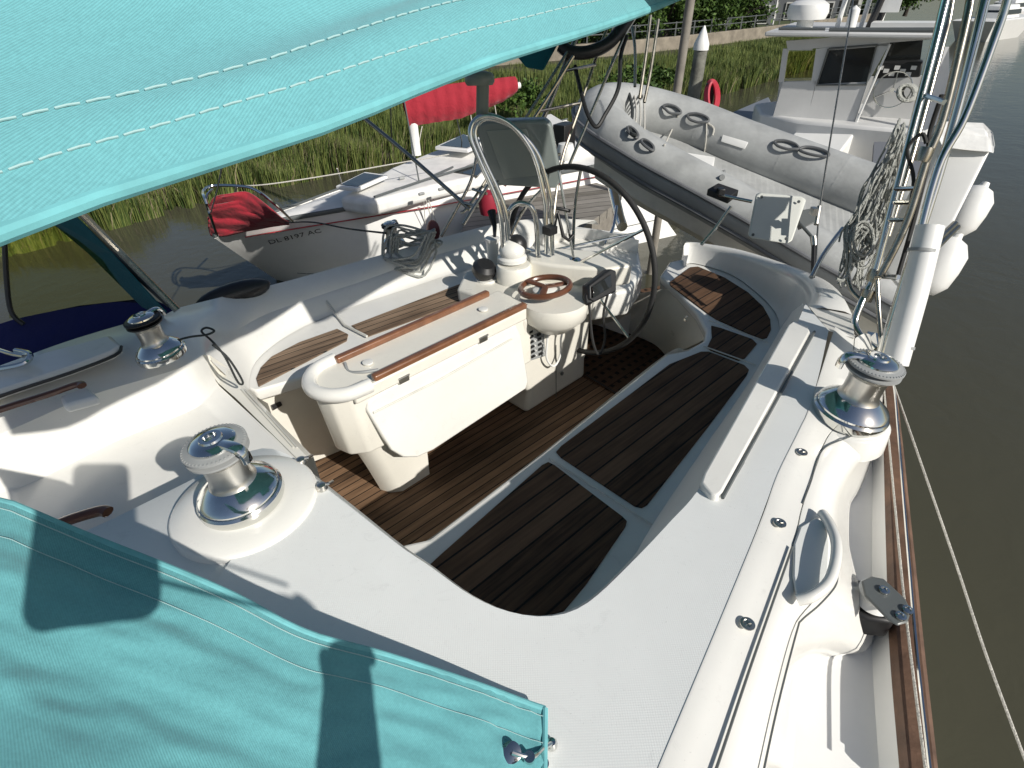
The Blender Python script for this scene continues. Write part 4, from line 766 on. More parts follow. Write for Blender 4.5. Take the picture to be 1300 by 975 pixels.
# ------------------------------------------------------------------ red trimmed sailboat beyond
Z5=.45
R0=W(450,265,Z5)
RB=thing('red_trimmed_sailboat','white sailboat with red striped hull moored beyond the yacht, its mast boom under red canvas','sailboat',V3(R0[0],R0[1],WZ))
near=resample(cr(pw([(272,302),(300,293),(363,281),(450,266),(535,252),(640,234),(720,220),(790,206)],Z5),6),60)
farE=resample(cr(pw([(273,301),(300,285),(363,266),(425,243),(486,222),(570,196),(650,172),(720,152)],Z5),6),60)
wl=resample(cr(pw([(352,356),(420,368),(500,372),(590,362),(680,340),(780,318),(860,300)],WZ-.02),6),60)
wlf=[w_+(f_-n_)*V3(.8,.8,0) for w_,f_,n_ in zip(wl,farE,near)]
cn=[p+(q-p)*.06 for p,q in zip(near,farE)]
b=B(); b.loft([near,[n_+(w_-n_)*.4+V3(.02,-.03,0) for n_,w_ in zip(near,wl)],wl]); b.loft([farE,wlf]); b.m([near[-1],farE[-1],wlf[-1],wl[-1]],[[0,1,2,3]])
RH=b.go('hull',GELW,RB,smooth=True,angle=60)
DK=M('sailboat_deck',(.78,.77,.74),rough=.5,noise=.14,nscale=5)
b=B(); b.loft([[up(p,-.01) for p in near],[up(p+(q-p)*.3,.02) for p,q in zip(near,farE)],[up(p+(q-p)*.7,.02) for p,q in zip(near,farE)],[up(p,-.01) for p in farE]]); b.go('deck',DK,RB,smooth=True)
b=B(); b.tube([up(p,.02) for p in near],.018,8,flat=1.4); b.go('toe_rail',DGRY,RB,smooth=True)
b=B(); b.tube([up(p,.015) for p in farE],.012,8); b.go('toe_rail',DGRY,RB,smooth=True)
b=B(); st=[n_+(w_-n_)*.085+V3(.022,-.035,0) for n_,w_ in zip(near,wl)]; b.tube(st[3:],.014,6,flat=.4); b.go('hull_stripe',M('red_stripe',(.35,.02,.03),rough=.4),RB,smooth=True)
b=B(); st=[n_+(w_-n_)*.72+V3(.03,-.03,0) for n_,w_ in zip(near,wl)]; b.tube(st[5:],.006,6,flat=.5); b.go('waterline_stripe',DGRY,RB,smooth=True)
# registration
i0=12; pA=near[8]+(wl[8]-near[8])*.19; pB=near[17]+(wl[17]-near[17])*.15
xd=W(396,297,.25)-W(341,309,.25); ori=W(341,309,.24)+V3(.04,-.06,0)
hn=np.cross(xd,V3(0,0,1)); 
def hullpt(px,py):
    # intersect ray with local hull plane
    k=min(range(60),key=lambda i:abs(near[i][0]-W(px,py,.2)[0])); pt=near[k]; t1=near[min(k+3,59)]-near[max(k-3,0)]; t2=wl[k]-near[k]; n_=np.cross(t1,t2); return PL(px,py,pt+ (V3(.03,-.05,0)),n_),t1,t2
o1,t1,t2=hullpt(342,309); o2,_,_=hullpt(398,296)
text('registration_text','DL 8197 AC',.105,o1+V3(.01,-.03,0),o2-o1,-t2,BLK,RH,ext=.001)
# coachroof
ct=pw([(430,250),(465,232),(495,213),(548,192),(606,173),(700,143),(760,180),(640,216),(548,236),(470,256)],.60)
b=B(); b.prism(ct,.16); b.go('coachroof',DK,RB,bevel=.05,seg=4)
def hatch(q,z,fr=.022):
    P_=pw(q,z); c=sum(P_)/4; b=B(); b.prism(P_,.04); h=b.go('deck_hatch',GELW,RB,bevel=.008)
    b=B(); b.prism([up(c+(p-c)*.82,.004) for p in P_],.01); b.go('hatch_glass',GLS,h)
hatch([(426,236),(453,239),(492,222),(463,218)],.68); hatch([(552,186),(594,190),(618,178),(588,170)],.72)
b=B(); b.prism(pw([(576,218),(606,223),(622,206),(602,206)],.612),.02); b.go('cabin_window',GLS,RB)
for pts in ([(475,250),(540,228),(600,210)],[(550,223),(575,212)]):
    b=B(); b.tube(pw(pts,.625),.012,6); b.go('cabin_rail',DGRY,RB,smooth=True)
b=B()
for x,y in ((510,226),(535,246),(560,240),(505,240)): b.box(W(x,y,.62),(.07,.03,.03),az=50)
b.go('deck_fitting',GRY,RB,bevel=.01)
# mast, boom, stays
mb_=W(529,197,.72)
def vp(base,px,py): # point above base seen at px,py row
    d=ray(px,py); t=np.linalg.norm(base[:2])/np.linalg.norm(d[:2]); return CAM+d*t
mt=V3(mb_[0],mb_[1],4.2)
b=B(); b.tube([mb_,mt],.038,16,flat=1.4); b.go('mast',GELW,RB,smooth=True)
b=B()
for x,y,x2,y2 in ((497,178,495,100),(536,252,510,110),(592,205,560,60)): 
    base=W(x,y,Z5 if y>200 else .6); tpp=Q(x2,y2,6.3); b.tube([base,base+(tpp-base)*1.6],.008,6)
b.go('stay_wire',DGRY,RB,smooth=True)
d0=np.linalg.norm(W(529,197,.72)-CAM)
def m6(px,py,k=0): return PL(px,py,mb_+V3(0,0,0),V3(-.45,1,0)*1.0)+V3(0,k,0)
b=B(); b.tube([m6(524,138),m6(660,108)],.035,12); b.go('boom',GELW,RB,smooth=True)
# red boom cover: loft of sagging sections
tpx=[(508,118),(530,112),(560,108),(590,104),(606,103),(640,98),(654,97)]; bpx=[(520,161),(536,158),(560,154),(585,150),(607,141),(636,130),(656,117)]
t_=resample(cr([m6(*p) for p in tpx],5),50); b_=resample(cr([m6(*p) for p in bpx],5),50)
rows=[]
for k,(a,w_) in enumerate(((0,0),(.12,.05),(.45,.085),(.8,.07),(1,.01))): rows.append([p+(q-p)*a+V3(.3,-1,0)*(w_+.012*math.sin(i*1.3+k)) for i,(p,q) in enumerate(zip(t_,b_))])
for k,(a,w_) in enumerate(((.8,.07),(.45,.085),(.12,.05),(0,0))): rows.append([p+(q-p)*a+V3(-.3,1,0)*w_ for p,q in zip(t_,b_)])
b=B(); b.loft(rows); tag(b.go('boom_cover',RED,smooth=True,angle=80),'red canvas sail cover draped along the boom of the white sailboat','sail cover')
b=B()
for x,y,x2,y2 in ((522,160,530,185),(536,160,530,190),(597,143,600,160),(628,133,632,158)): b.tube([m6(x,y),m6(x2,y2)],.006,6)
b.go('reef_line',ROPEW,RB,smooth=True)
# bow pulpit and red bow cover
pz=Z5+.42
pul=cr([W(276,300,Z5),W(262,258,pz),W(258,243,pz+.02),W(270,236,pz+.02),W(300,236,pz+.02),W(322,240,pz),W(345,256,pz-.12),W(372,281,Z5)],6)
b=B(); b.tube(pul,.014,8); b.tube(cr([W(270,240,pz),W(262,250,pz),W(266,272,pz-.1)],4),.012,8); b.tube([W(300,237,pz),W(296,262,Z5)],.012,8); b.go('bow_pulpit',STS,RB,smooth=True)
c1=resample(cr([W(265,262,pz-.1),W(272,250,pz),W(290,246,pz+.03),W(312,244,pz+.02),W(330,254,pz-.03),W(348,268,pz-.1),W(366,283,Z5+.06)],5),40)
c2=resample(cr([W(264,288,Z5+.12),W(268,298,Z5+.0),W(285,300,Z5+.0),W(310,294,Z5+.0),W(335,290,Z5+.0),W(350,287,Z5+.02),W(367,284,Z5+.04)],5),40)
rows=[]
for k,t in enumerate(np.linspace(0,1,34)): rows.append([p+(q-p)*t+V3(.35,-.6,.4)*(.10*math.sin(math.pi*t)*math.sin(math.pi*i/39)+.09*mnoise.noise(Vector((i*.055+t*2.2,t*5.5-i*.05,1.3)))+.04*mnoise.noise(Vector((i*.12+t*3,t*13,5)))+0*(.030*math.sin(t*17-i*.30)+.016*math.sin(t*31-i*.12+1)+.008*math.sin(i*.6-t*37))) for i,(p,q) in enumerate(zip(c1,c2))])
b=B(); b.loft(rows); tag(b.go('bow_cover',RED,smooth=True,solid=.01,angle=80),'wrinkled red canvas bundled on the bow of the white sailboat','sail cover')
b=B(); b.tube([W(266,276,Z5+.2),W(276,240,1.2),W(283,205,1.6)],.006,6); b.lathe([(.02,-.05),(.02,.05)],W(270,268,Z5+.25),n=12); b.go('forestay',ROPEW,RB,smooth=True)
b=B(); b.tube(cr([W(300,236,pz),W(340,234,.9),W(420,222,.86),W(500,208,.85),W(570,196,.85)],4),.006,6); b.tube([W(436,240,.55),W(428,214,.9)],.007,6); b.go('lifeline',ROPEW,RB,smooth=True)
b=B(); b.ell(W(550,293,.15),(.075,.075,.12)); f=tag(b.go('fender',M('dark_red_fender',(.10,.025,.03),rough=.5),smooth=True),'dark red fender hanging on cords at the white sailboat hull','fender')
b=B(); b.tube([W(541,254,Z5+.03),W(548,280,.25)],.005,6); b.tube([W(544,254,Z5+.03),W(554,282,.25)],.005,6); b.tube([W(538,256,Z5+.03),W(540,285,.2)],.004,6); b.go('fender_cord',ROPEW,f,smooth=True)
# spar running diagonally and small arch gear of the yacht behind the pedestal
hoop([(440,132,3.2),(520,198,3.1),(597,266,3.0)],.011,'whisker_pole',Y,mat=STO)
AR=hoop([(640,235,3.0),(667,190,3.0),(690,150,3.0),(724,66,3.0),(760,-20,3.0)],.013,'stern_arch',Y,mat=STO)
for p in ([(585,270,3.0),(600,255,3),(667,151,2.98),(722,63,2.95)],[(588,285,2.9),(620,235,2.95),(683,143,2.95),(728,71,2.9)],[(700,300,3.05),(712,209,3.05),(735,140,3.05),(761,61,3.05),(790,-10,3.05)],[(722,211,3.0),(750,145,3.0),(792,47,3.0),(812,15,3.0)],[(648,300,2.8),(668,262,2.8),(712,218,2.9)],[(738,212,3.0),(730,260,2.95),(727,320,2.8)],[(800,25,3.1),(806,60,3.1),(806,110,3.1)],[(826,20,3.1),(820,70,3.1),(812,125,3.1)],[(836,25,3.1),(826,90,3.1),(818,130,3.1)],[(560,300,3.2),(588,250,3.2),(600,222,3.2),(606,190,3.2)]):
    b=B(); b.tube(cr([Q(*q) for q in p],4),.0085,8); b.go('arch_tube',STO,AR,smooth=True)
b=B()
for a,c in (((716,90,2.95),(756,82,3.05)),((685,141,2.95),(736,131,3.05)),((590,258,3.0),(607,262,2.95)),((600,240,3.0),(618,246,2.95)),((655,200,3.0),(712,196,3.0))): b.tube([Q(*a),Q(*c)],.008,8)
b.go('arch_rung',STO,AR,smooth=True)
b=B(); b.tube(cr([Q(730,84,3.0),Q(738,118,2.95),Q(746,145,2.93),Q(757,161,2.93),Q(768,146,2.93),Q(785,112,2.95),Q(788,71,3.0),Q(796,45,3.0)],6),.011,8); b.go('arch_cable',BLK,AR,smooth=True)
b=B(); b.tube(cr([Q(800,20,3.0),Q(775,53,2.98),Q(748,66,2.97),Q(724,66,2.97),Q(712,58,2.97)],6),.033,12); b.go('arch_hose',BLK,AR,smooth=True)
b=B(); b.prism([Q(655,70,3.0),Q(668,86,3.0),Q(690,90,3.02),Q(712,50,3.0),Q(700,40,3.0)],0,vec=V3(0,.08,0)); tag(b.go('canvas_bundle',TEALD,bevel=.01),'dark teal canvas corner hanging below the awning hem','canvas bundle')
b=B(); b.lathe([(.05,-.06),(.06,0),(.05,.06),(0,.08)],Q(620,258,3.3),n=20); tag(b.go('marker_buoy',M('red_buoy',(.30,.02,.04),rough=.5),smooth=True,angle=40),'small red buoy hanging behind the steering pedestal','buoy')
b=B(); b.box(Q(716,178,4.0),(.14,.10,.22),az=40); b.tube([Q(716,205,4.0),Q(716,172,4.0)],.01,6); tag(b.go('rail_motor',BLK,bevel=.02),'small black outboard motor clamped on a rail behind the instrument pod','outboard motor')
b=B(); b.lathe([(.06,-.05),(.065,0),(.05,.05),(0,.06)],Q(718,192,3.9),n=20); tag(b.go('white_canister',GELW,smooth=True,angle=40),'small white canister beneath the small black outboard motor','canister')
# ------------------------------------------------------------------ floating dock
dk=pw([(560,345),(600,345),(700,318),(777,262),(790,243),(745,228),(690,225),(600,262)],.28)
DK0=W(700,270,.28)
dd=teak('dock_planks',75,.14,.08,(.13,.12,.10),(.30,.28,.25),(.02,.02,.02))
b=B(); b.prism(dk,.10); od=tag(b.go('floating_dock',dd),'grey weathered wooden dock between the sailboats','dock')
b=B(); b.prism([up(p,-.08) for p in [x+(DK0-x)*.02 for x in dk]],.22); b.go('dock_fascia',DOCKW,od)
b=B(); b.tube([Q(775,225,4.6),Q(786,275,4.4),Q(790,288,4.3)],.04,14); b.go('dock_post',STS,od,smooth=True)
b=B(); b.prism(pw([(700,200),(860,190),(1060,118),(1010,110),(900,140)],.2),.25) if False else None
# ------------------------------------------------------------------ dinghy
DN=thing('inflatable_dinghy','grey rigid inflatable dinghy hung across the stern of the yacht with grab loops','dinghy',Q(900,260,3.5))
ctl=[(1150,392,3.45),(1060,340,3.55),(980,293,3.7),(900,248,3.85),(830,210,4.0),(786,181,4.12),(762,158,4.3),(768,142,4.5),(808,142,4.6),(870,158,4.55),(940,186,4.4),(1010,212,4.25),(1075,236,4.1),(1150,264,3.95)]
cl=resample(cr([Q(*p) for p in ctl],8),110)
tap=list(np.interp(range(110),[0,45,55,70,109],[.80,.84,1.0,.95,.95]))
b=B(); b.tube(cl,.205,28,taper=tap); b.go('tube',PVC,DN,smooth=True,angle=60)
# strake on outer lower side
def off(i,a,b_): 
    t=cl[min(i+1,109)]-cl[max(i-1,0)]; t/=np.linalg.norm(t); s=np.cross(t,V3(0,0,1)); s/=np.linalg.norm(s); 
    mid=(cl[20]+cl[95])/2; 
    if np.dot(s,(cl[i]-mid))<0: s=-s
    return cl[i]+s*a+V3(0,0,b_)
b=B(); rows=[]
for a in np.linspace(-.42,.22,5): rows.append([off(i,.212*tap[i]*math.cos(a),.212*tap[i]*math.sin(a)) for i in range(60)])
b.loft(rows); b.go('rubbing_strake',M('dinghy_mid_grey',(.31,.32,.32),rough=.5,noise=.15,nscale=5),DN,smooth=True,solid=.008)
b=B(); b.tube([off(i,.212*tap[i]*math.cos(.25),.212*tap[i]*math.sin(.25)) for i in range(60)],.016,8); b.tube([off(i,.212*tap[i]*math.cos(-.46),.212*tap[i]*math.sin(-.46)) for i in range(60)],.017,8); b.go('strake_rib',PVCD,DN,smooth=True)
# rigid hull below
nh=[off(i,.10,-.12) for i in range(0,50)]; fh=[up(cl[108-i],-.16) for i in range(0,50)]
kl=[ (p+q)/2+V3(0,0,-.38+.24*(i/49)**2) for i,(p,q) in enumerate(zip(nh,fh))]
b=B(); b.loft([nh,[p+(k-p)*V3(.04,.04,0)+V3(0,0,-.13) for p,k in zip(nh,kl)],[p+(k-p)*V3(.35,.35,0)+V3(0,0,-.22) for p,k in zip(nh,kl)],kl,[p+(k-p)*.35+V3(0,0,-.08) for p,k in zip(fh,kl)],fh]); b.go('rigid_hull',HULLB,DN,smooth=True)
b=B(); b.loft([[up(cl[i],-.06) for i in range(0,50)],[up(cl[108-i],-.06) for i in range(0,50)]]); b.go('floor',PVC,DN)
b=B(); sd=[Q(842,190,4.15),Q(907,198,4.3),Q(905,214,4.25),Q(835,208,4.1)]; b.prism([Q(838,188,4.22),Q(908,199,4.28),Q(905,216,4.02),Q(868,211,3.98)],.03); b.go('thwart_seat',GELW,DN,bevel=.01)
from mathutils.bvhtree import BVHTree
LOOPM=M('loop_grey',(.10,.105,.11),rough=.5)
_tb=DN.children[0] if DN.children else None
_tb=[o for o in sc.collection.objects if o.parent==DN and o.name.startswith('tube')][0]
BV=BVHTree.FromPolygons([v.co.copy() for v in _tb.data.vertices],[list(p.vertices) for p in _tb.data.polygons])
def hit(px,py,lift=.012,dflt=4.2):
    d=ray(px,py); d=d/np.linalg.norm(d); h=BV.ray_cast(Vector(CAM),Vector(d))
    if h[0] is None: return Q(px,py,dflt)
    n_=np.array(h[1]); n_=n_ if n_.dot(d)<0 else -n_
    return np.array(h[0])+n_*lift
for (x,y,rx,ry,an) in ((853,140,12,4.5,.35),(886,151,14,5,.25),(998,186,16,5,.25),(1033,195,19,5.5,.2),(822,186,10,4,.7),(803,170,9,4,.8)):
    b=B(); pts=[]
    for a in np.linspace(0,2*math.pi,14,endpoint=False):
        ex,ey=rx*math.cos(a),ry*math.sin(a); pts.append(hit(x+ex*math.cos(an)-ey*math.sin(an),y+ex*math.sin(an)+ey*math.cos(an),.014+.02*max(0,math.sin(a))))
    b.tube(cr(pts,3,closed=True),.010,7,closed=True); b.go('grab_loop',LOOPM,DN,smooth=True)
for pts in ([(770,120),(800,150),(850,170)],[(880,168),(900,174),(925,183)],[(945,195),(960,201)]):
    pass
b=B(); b.prism([hit(918,171,.01),hit(950,181,.01),hit(946,188,.01),hit(916,178,.01)],0,vec=V3(0,0,-.01)); b.prism([Q(838,185,3.52),Q(845,190,3.52),Q(860,196,3.5),Q(850,192,3.5)],0,vec=V3(0,0,-.02)) if False else None; b.go('tube_patch',GELW,DN,bevel=.006)
b=B()
for L_ in ([(861,147),(853,165),(843,186)],[(897,156),(897,175),(895,192)],[(897,156),(906,163),(905,172)]): b.tube(cr([hit(x,y,.01) for x,y in L_],4),.006,6)
for k in range(4): b.tube(cr([Q(798+k*6,112,4.5),Q(803+k*5,140,4.2),Q(800+k*6,165,3.95)],3),.007,6)
b.go('dinghy_line',ROPEW,DN,smooth=True)
b=B(); b.tube(cr([Q(797,112,4.45),Q(803,140,4.2),Q(800,166,3.9),Q(808,172,3.85)],4),.012,6); b.go('painter_line',ROPED,DN,smooth=True)
b=B()
for q in ((922,214,4.15),(990,237,4.0)): b.tube([hit(q[0],q[1],.02),hit(q[0]-6,q[1]+14,.02)],.018,8)
b.go('oar_lock',GRY,DN,smooth=True)
for i in (62,76,90,99):
    t=cl[i+1]-cl[i-1]; t/=np.linalg.norm(t); b=B(); b.lathe([(.2055*tap[i],-.006),(.2055*tap[i],.006)],cl[i],axis=t,n=40); b.go('tube_seam',PVC,DN,smooth=True)
# davit beam bits beneath dinghy
hoop([(783,262,3.3),(778,290,3.2),(768,310,3.1)],.009,'rail_tube',sr_)
# ------------------------------------------------------------------ trawler
TD=8.6; tp0=Q(1060,150,TD); fwd=V3(.54,.84,0); tn=-fwd; tn/=np.linalg.norm(tn); txd=V3(.84,-.54,0)
def Tp(px,py,back=0): return PL(px,py,tp0+fwd*back,tn)
TR=thing('trawler','white motor trawler with square wheelhouse and radar dome on its roof behind the dinghy','motor boat',V3(tp0[0],tp0[1],WZ))
TG=M('trawler_paint',(.62,.62,.61),rough=.4,noise=.08,nscale=2)
# hull
hl=[Tp(958,150,1.2),Tp(968,190,.3),Tp(1000,215,-.1),Tp(1080,238,-.3),Tp(1240,260,-.3)]
b=B(); zt=.55
a0=V3(*Tp(962,175)[:2],zt); 
hp=[a0+fwd*1.0-txd*.35,a0+fwd*.1-txd*.05,a0-fwd*.25+txd*.6,a0-fwd*.35+txd*2.3,a0+fwd*1.4+txd*2.3,a0+fwd*2.0+txd*.3]
b.prism(hp,1.3); b.go('hull',TG,TR,bevel=.05)
# wheelhouse: side wall with openings built as strips
def panelT(pts,back=0,th=.06,name='wheelhouse_wall',mat=TG,par=TR,bev=0):
    b=B(); b.prism([Tp(x,y,back) for x,y in pts],0,vec=fwd*th); return b.go(name,mat,par,bevel=bev)
# left side pane region, big window, door opening
panelT([(998,52),(1185,38),(1182,50),(1000,64)])
panelT([(1000,64),(1049,60),(1035,104),(1033,112),(1010,171),(978,168),(990,95),(1034,99),(1044,66),(1005,70),(996,102),(990,95)]) if False else None
panelT([(994,104),(1036,103),(1020,172),(976,166)]); panelT([(994,62),(1001,62),(995,104),(988,104)]); panelT([(1036,62),(1053,60),(1036,107),(1030,104)])
panelT([(1036,107),(1101,104),(1080,172),(1019,172)]); panelT([(1113,56),(1130,54),(1102,104),(1080,172),(1078,172),(1101,104)]); panelT([(1052,60),(1130,54),(1128,58),(1051,64)])
w1=panelT([(1052,62),(1113,57),(1100,107),(1037,108)],back=.02,th=.02,name='side_window',mat=GLS)
b=B(); b.tube([Tp(x,y,-.01) for x,y in [(1052,62),(1113,57),(1100,107),(1037,108),(1052,62)]],.018,6); b.go('window_frame',DGRY,w1)
w2=panelT([(1001,66),(1036,64),(1030,102),(994,103)],back=.03,th=.01,name='side_window',mat=CLR)
# far wall and interior
panelT([(990,100),(1180,96),(1180,240),(980,175)],back=1.9); panelT([(998,52),(1040,50),(1030,64),(1000,64)],back=1.9)
panelT([(1128,54),(1172,50),(1165,100),(1108,110)],back=1.0,th=.03,name='windscreen',mat=GLS)
con=panelT([(1118,80),(1172,78),(1168,98),(1108,100)],back=.5,th=.3,name='helm_console',mat=BLK,bev=.02)
b=B()
for k in range(7): b.box(Tp(1118+k*7,86+(k%3)*4,.48),(.07,.03,.05),ax=(txd,fwd,V3(0,0,1)))
b.go('console_dial',GELW,con)
panelT([(1108,100),(1168,98),(1150,180),(1084,176)],back=.5,th=.05,name='helm_bulkhead',mat=TG)
wc=Tp(1133,114,.42); b=B(); cw=[wc+.24*(math.cos(a)*txd+math.sin(a)*V3(0,0,1)) for a in np.linspace(0,6.283,30,endpoint=False)]; b.tube(cw,.010,6,closed=True)
for a in (1.57,3.67,5.76): b.tube([wc,wc+.24*(math.cos(a)*txd+math.sin(a)*V3(0,0,1))],.008,6)
b.lathe([(.03,-.03),(.03,.03)],wc,axis=fwd,n=12); b.go('helm_wheel',STS,TR,smooth=True)
b=B(); b.tube([Tp(1130,56,-.02),Tp(1080,172,-.02)],.015,6); b.go('door_post',GELW,TR)
# roof
rt=Tp(1080,46); zr=rt[2]+.06
ra=V3(*Tp(975,58,-.25)[:2],0); rb=V3(*Tp(1192,38,-.25)[:2],0)
b=B(); b.prism([V3(*(Tp(972,58)-fwd*.25)[:2],zr),V3(*(Tp(1195,36)-fwd*.25)[:2],zr),V3(*(Tp(1195,36)+fwd*2.1)[:2],zr),V3(*(Tp(972,58)+fwd*2.1)[:2],zr)],.06); b.go('roof',TG,TR,bevel=.02)
rd=Tp(1022,30,.7); b=B(); b.lathe([(.27,-.11),(.30,-.02),(.28,.08),(.2,.13),(0,.15)],V3(rd[0],rd[1],zr+.22),n=32); b.lathe([(.12,-.2),(.12,.0)],V3(rd[0],rd[1],zr+.2),n=16); b.go('radar_dome',GELW,TR,smooth=True,angle=40)
b=B()
for x,back,h in ((1060,.8,1.5),(1090,.9,1.8),(1112,.8,1.2)): 
    p=V3(*Tp(x,45,back)[:2],zr); b.tube([p,p+V3(.08,0,h)],.035,10)
b.go('roof_mast',GELW,TR,smooth=True)
b=B()
for x,back,h in ((1100,.5,1.6),(1108,.7,1.4)):
    p=V3(*Tp(x,45,back)[:2],zr); b.tube([p,p+V3(.35,.1,h)],.05,10)
b.go('dark_strut',BLK,TR,smooth=True)
b=B(); p=V3(*Tp(1118,40,.6)[:2],zr); b.box(p+V3(0,0,.35),(.3,.08,.3),ax=(txd,fwd,V3(0,0,1))); b.lathe([(.07,0),(.07,.25),(0,.3)],V3(*Tp(1078,40,.3)[:2],zr),n=16); b.box(V3(*Tp(1150,42,.3)[:2],zr+.05),(.9,.5,.1),ax=(txd,fwd,V3(0,0,1))); b.go('roof_gear',GELW,TR,bevel=.02)
b=B(); b.tube([V3(*Tp(1050,48,-.1)[:2],zr+.02),V3(*Tp(1190,40,-.1)[:2],zr+.03)],.03,8); b.tube([V3(*Tp(985,54,-.1)[:2],zr+.03),V3(*Tp(1045,48,-.1)[:2],zr+.03)],.02,8); b.go('roof_rail',DGRY,TR,smooth=True)
# engine box in cockpit
b=B(); b.prism([Tp(1012,164,-.1),Tp(1089,164,-.1),Tp(1065,196,-1.0),Tp(985,192,-1.0)],.5); b.go('engine_hatch',GELW,TR,bevel=.03)
b=B(); b.prism(pw([(1105,250),(1180,250),(1200,180),(1110,180)],.5),.05); b.go('aft_deck',M('trawler_deck',(.16,.17,.19),rough=.7),TR)
b=B(); b.prism([Tp(1150,178,-.3),Tp(1205,150,-.3),Tp(1205,60,.4),Tp(1190,60,.4)],0,vec=fwd*.08); b.go('bulwark',TG,TR)
# small blue-grey skiff edge beside trawler
b=B(); b.prism(pw([(905,152),(976,122),(985,140),(975,170),(920,178)],.15),.7); tag(b.go('work_skiff',M('skiff_grey',(.18,.20,.23),rough=.5),bevel=.04),'grey flat sided skiff between the dinghy and the white trawler','skiff')
# ------------------------------------------------------------------ pilings
def piling(px,pyb,pyt,dep,r,label,cap=True,mat=PILE):
    base=Q(px,pyb,dep); topp=None
    d=ray(px,pyt); k=np.linalg.norm(base[:2])/np.linalg.norm(d[:2]); zt=(CAM+d*k)[2]
    b=B(); b.lathe([(r,0),(r*.96,zt-WZ+.4)],V3(base[0],base[1],WZ-.4),axis=(0.02,0,1),n=24); o=tag(b.go('piling',mat,smooth=True,angle=40),label,'piling')
    if cap: b=B(); b.lathe([(r*1.12,0),(r*1.1,.10),(r*.6,.26),(r*.1,.40),(0,.40)],V3(base[0]+.02*(zt-WZ),base[1],zt-.02),axis=(.02,0,1),n=24); b.go('piling_cap',GELW,o,smooth=True,angle=40)
    return o
piling(876,140,62,11.5,.13,'round concrete piling with white conical cap beside the dinghy')
piling(848,160,-30,6.0,.045,'thin dark square post rising through the dinghy bow lines',cap=False,mat=DOCKW)
b=B(); c=Q(898,135,7.5); b.box(c,(.10,.12,.55),az=20); hr=tag(b.go('hose_reel_post',BLK,bevel=.01),'black dock post carrying a coiled red hose','dock post')
b=B()
for k in range(6):
    b.tube(cr([Q(904+(5+k*.7)*math.cos(a),122+(17+k*.6)*math.sin(a),7.3+.015*k) for a in np.linspace(0,6.283,14,endpoint=False)],2,closed=True),.022,6,closed=True)
tag(b.go('red_hose',M('red_hose_rubber',(.42,.02,.04),rough=.4),smooth=True),'red hose coiled on the dock post','hose')
# ------------------------------------------------------------------ seawall, fence, trees, houses
wl2=[V3(p[0],p[1],.25) for p in wall]
b=B(); t1=[up(p,.30) for p in wl2]; dirs=[p/np.linalg.norm(p[:2])*V3(1,1,0)*.35 for p in wl2]
b.loft([[up(p,-.6) for p in wl2],t1,[up(p+d,.30) for p,d in zip(wl2,dirs)],[up(p+d,-.5) for p,d in zip(wl2,dirs)]]); tag(b.go('seawall',CON,bevel=.02),'pale stone seawall at the top of the green marsh bank','wall')
b=B(); fp=[up(p+d*.5,.30) for p,d in zip(wl2,dirs)]
FN=thing('seawall_fence','dark rail fence standing on top of the seawall','fence',fp[30])
for h in (.25,.45): b=B(); b.tube([up(p,h) for p in fp],.018,6); b.go('fence_rail',DGRY,FN,smooth=True)
fr_=resample(fp,46)
for p in fr_: b=B(); b.box(up(p,.24),(.05,.05,.5)); b.go('fence_post',DGRY,FN)
def leaves(c,rad,N,size,seed):
    rs=np.random.RandomState(seed); cl=rs.randn(26,3); cl/=np.linalg.norm(cl,axis=1)[:,None]; cl*=(rs.rand(26,1)**.4); cl=cl*np.array(rad)*.85
    k=rs.randint(0,26,N); p=cl[k]+rs.randn(N,3)*np.array(rad)*.17+np.array(c); a=rs.randn(N,3); a/=np.linalg.norm(a,axis=1)[:,None]; bb=rs.randn(N,3); bb-=a*(a*bb).sum(1)[:,None]; bb/=np.linalg.norm(bb,axis=1)[:,None]
    s=size*(.6+.8*rs.rand(N,1)); V=np.stack([p-a*s,p+bb*s*.5,p+a*s,p-bb*s*.5],1).reshape(-1,3)
    return V,[[4*i,4*i+1,4*i+2,4*i+3] for i in range(N)]
def wdist(px):
    d=ray(px,50); a=math.atan2(d[0],d[1]); q=min(wl2,key=lambda p:abs(math.atan2(p[0],p[1])-a)); return float(np.linalg.norm(q[:2]))
def tree(px,pybase,dist,h,rad,N,label,seed):
    d=ray(px,pybase); d=d/np.linalg.norm(d[:2]); dist=wdist(px)+1.6+(seed%3)*.4; h=h*.62; rad=(rad[0],rad[1],rad[2]*.78); p=V3(d[0]*dist,d[1]*dist,.3)
    R=thing('tree',label,'tree',p,'trees behind the seawall'); c=up(p,h)
    b=B(); b.tube([p,up(p,h*.4)+V3(.05,0,0),up(p,h*.9)],.13,10,taper=[1,.7,.35]); rs=random.Random(seed)
    for k in range(6):
        a=rs.random()*6.28; e=c+V3(math.cos(a)*rad[0]*.7,math.sin(a)*rad[1]*.7,rs.random()*rad[2]*.6-.1); s=up(p,h*(.35+.08*k)); b.tube([s,(s+e)/2+V3(0,0,.15),e],.06,7,taper=[1,.6,.3])
    b.go('trunk',TRUNK,R,smooth=True)
    V,Fc=leaves(c,rad,N,.085,seed); add('crown',V,Fc,LEAF,R)
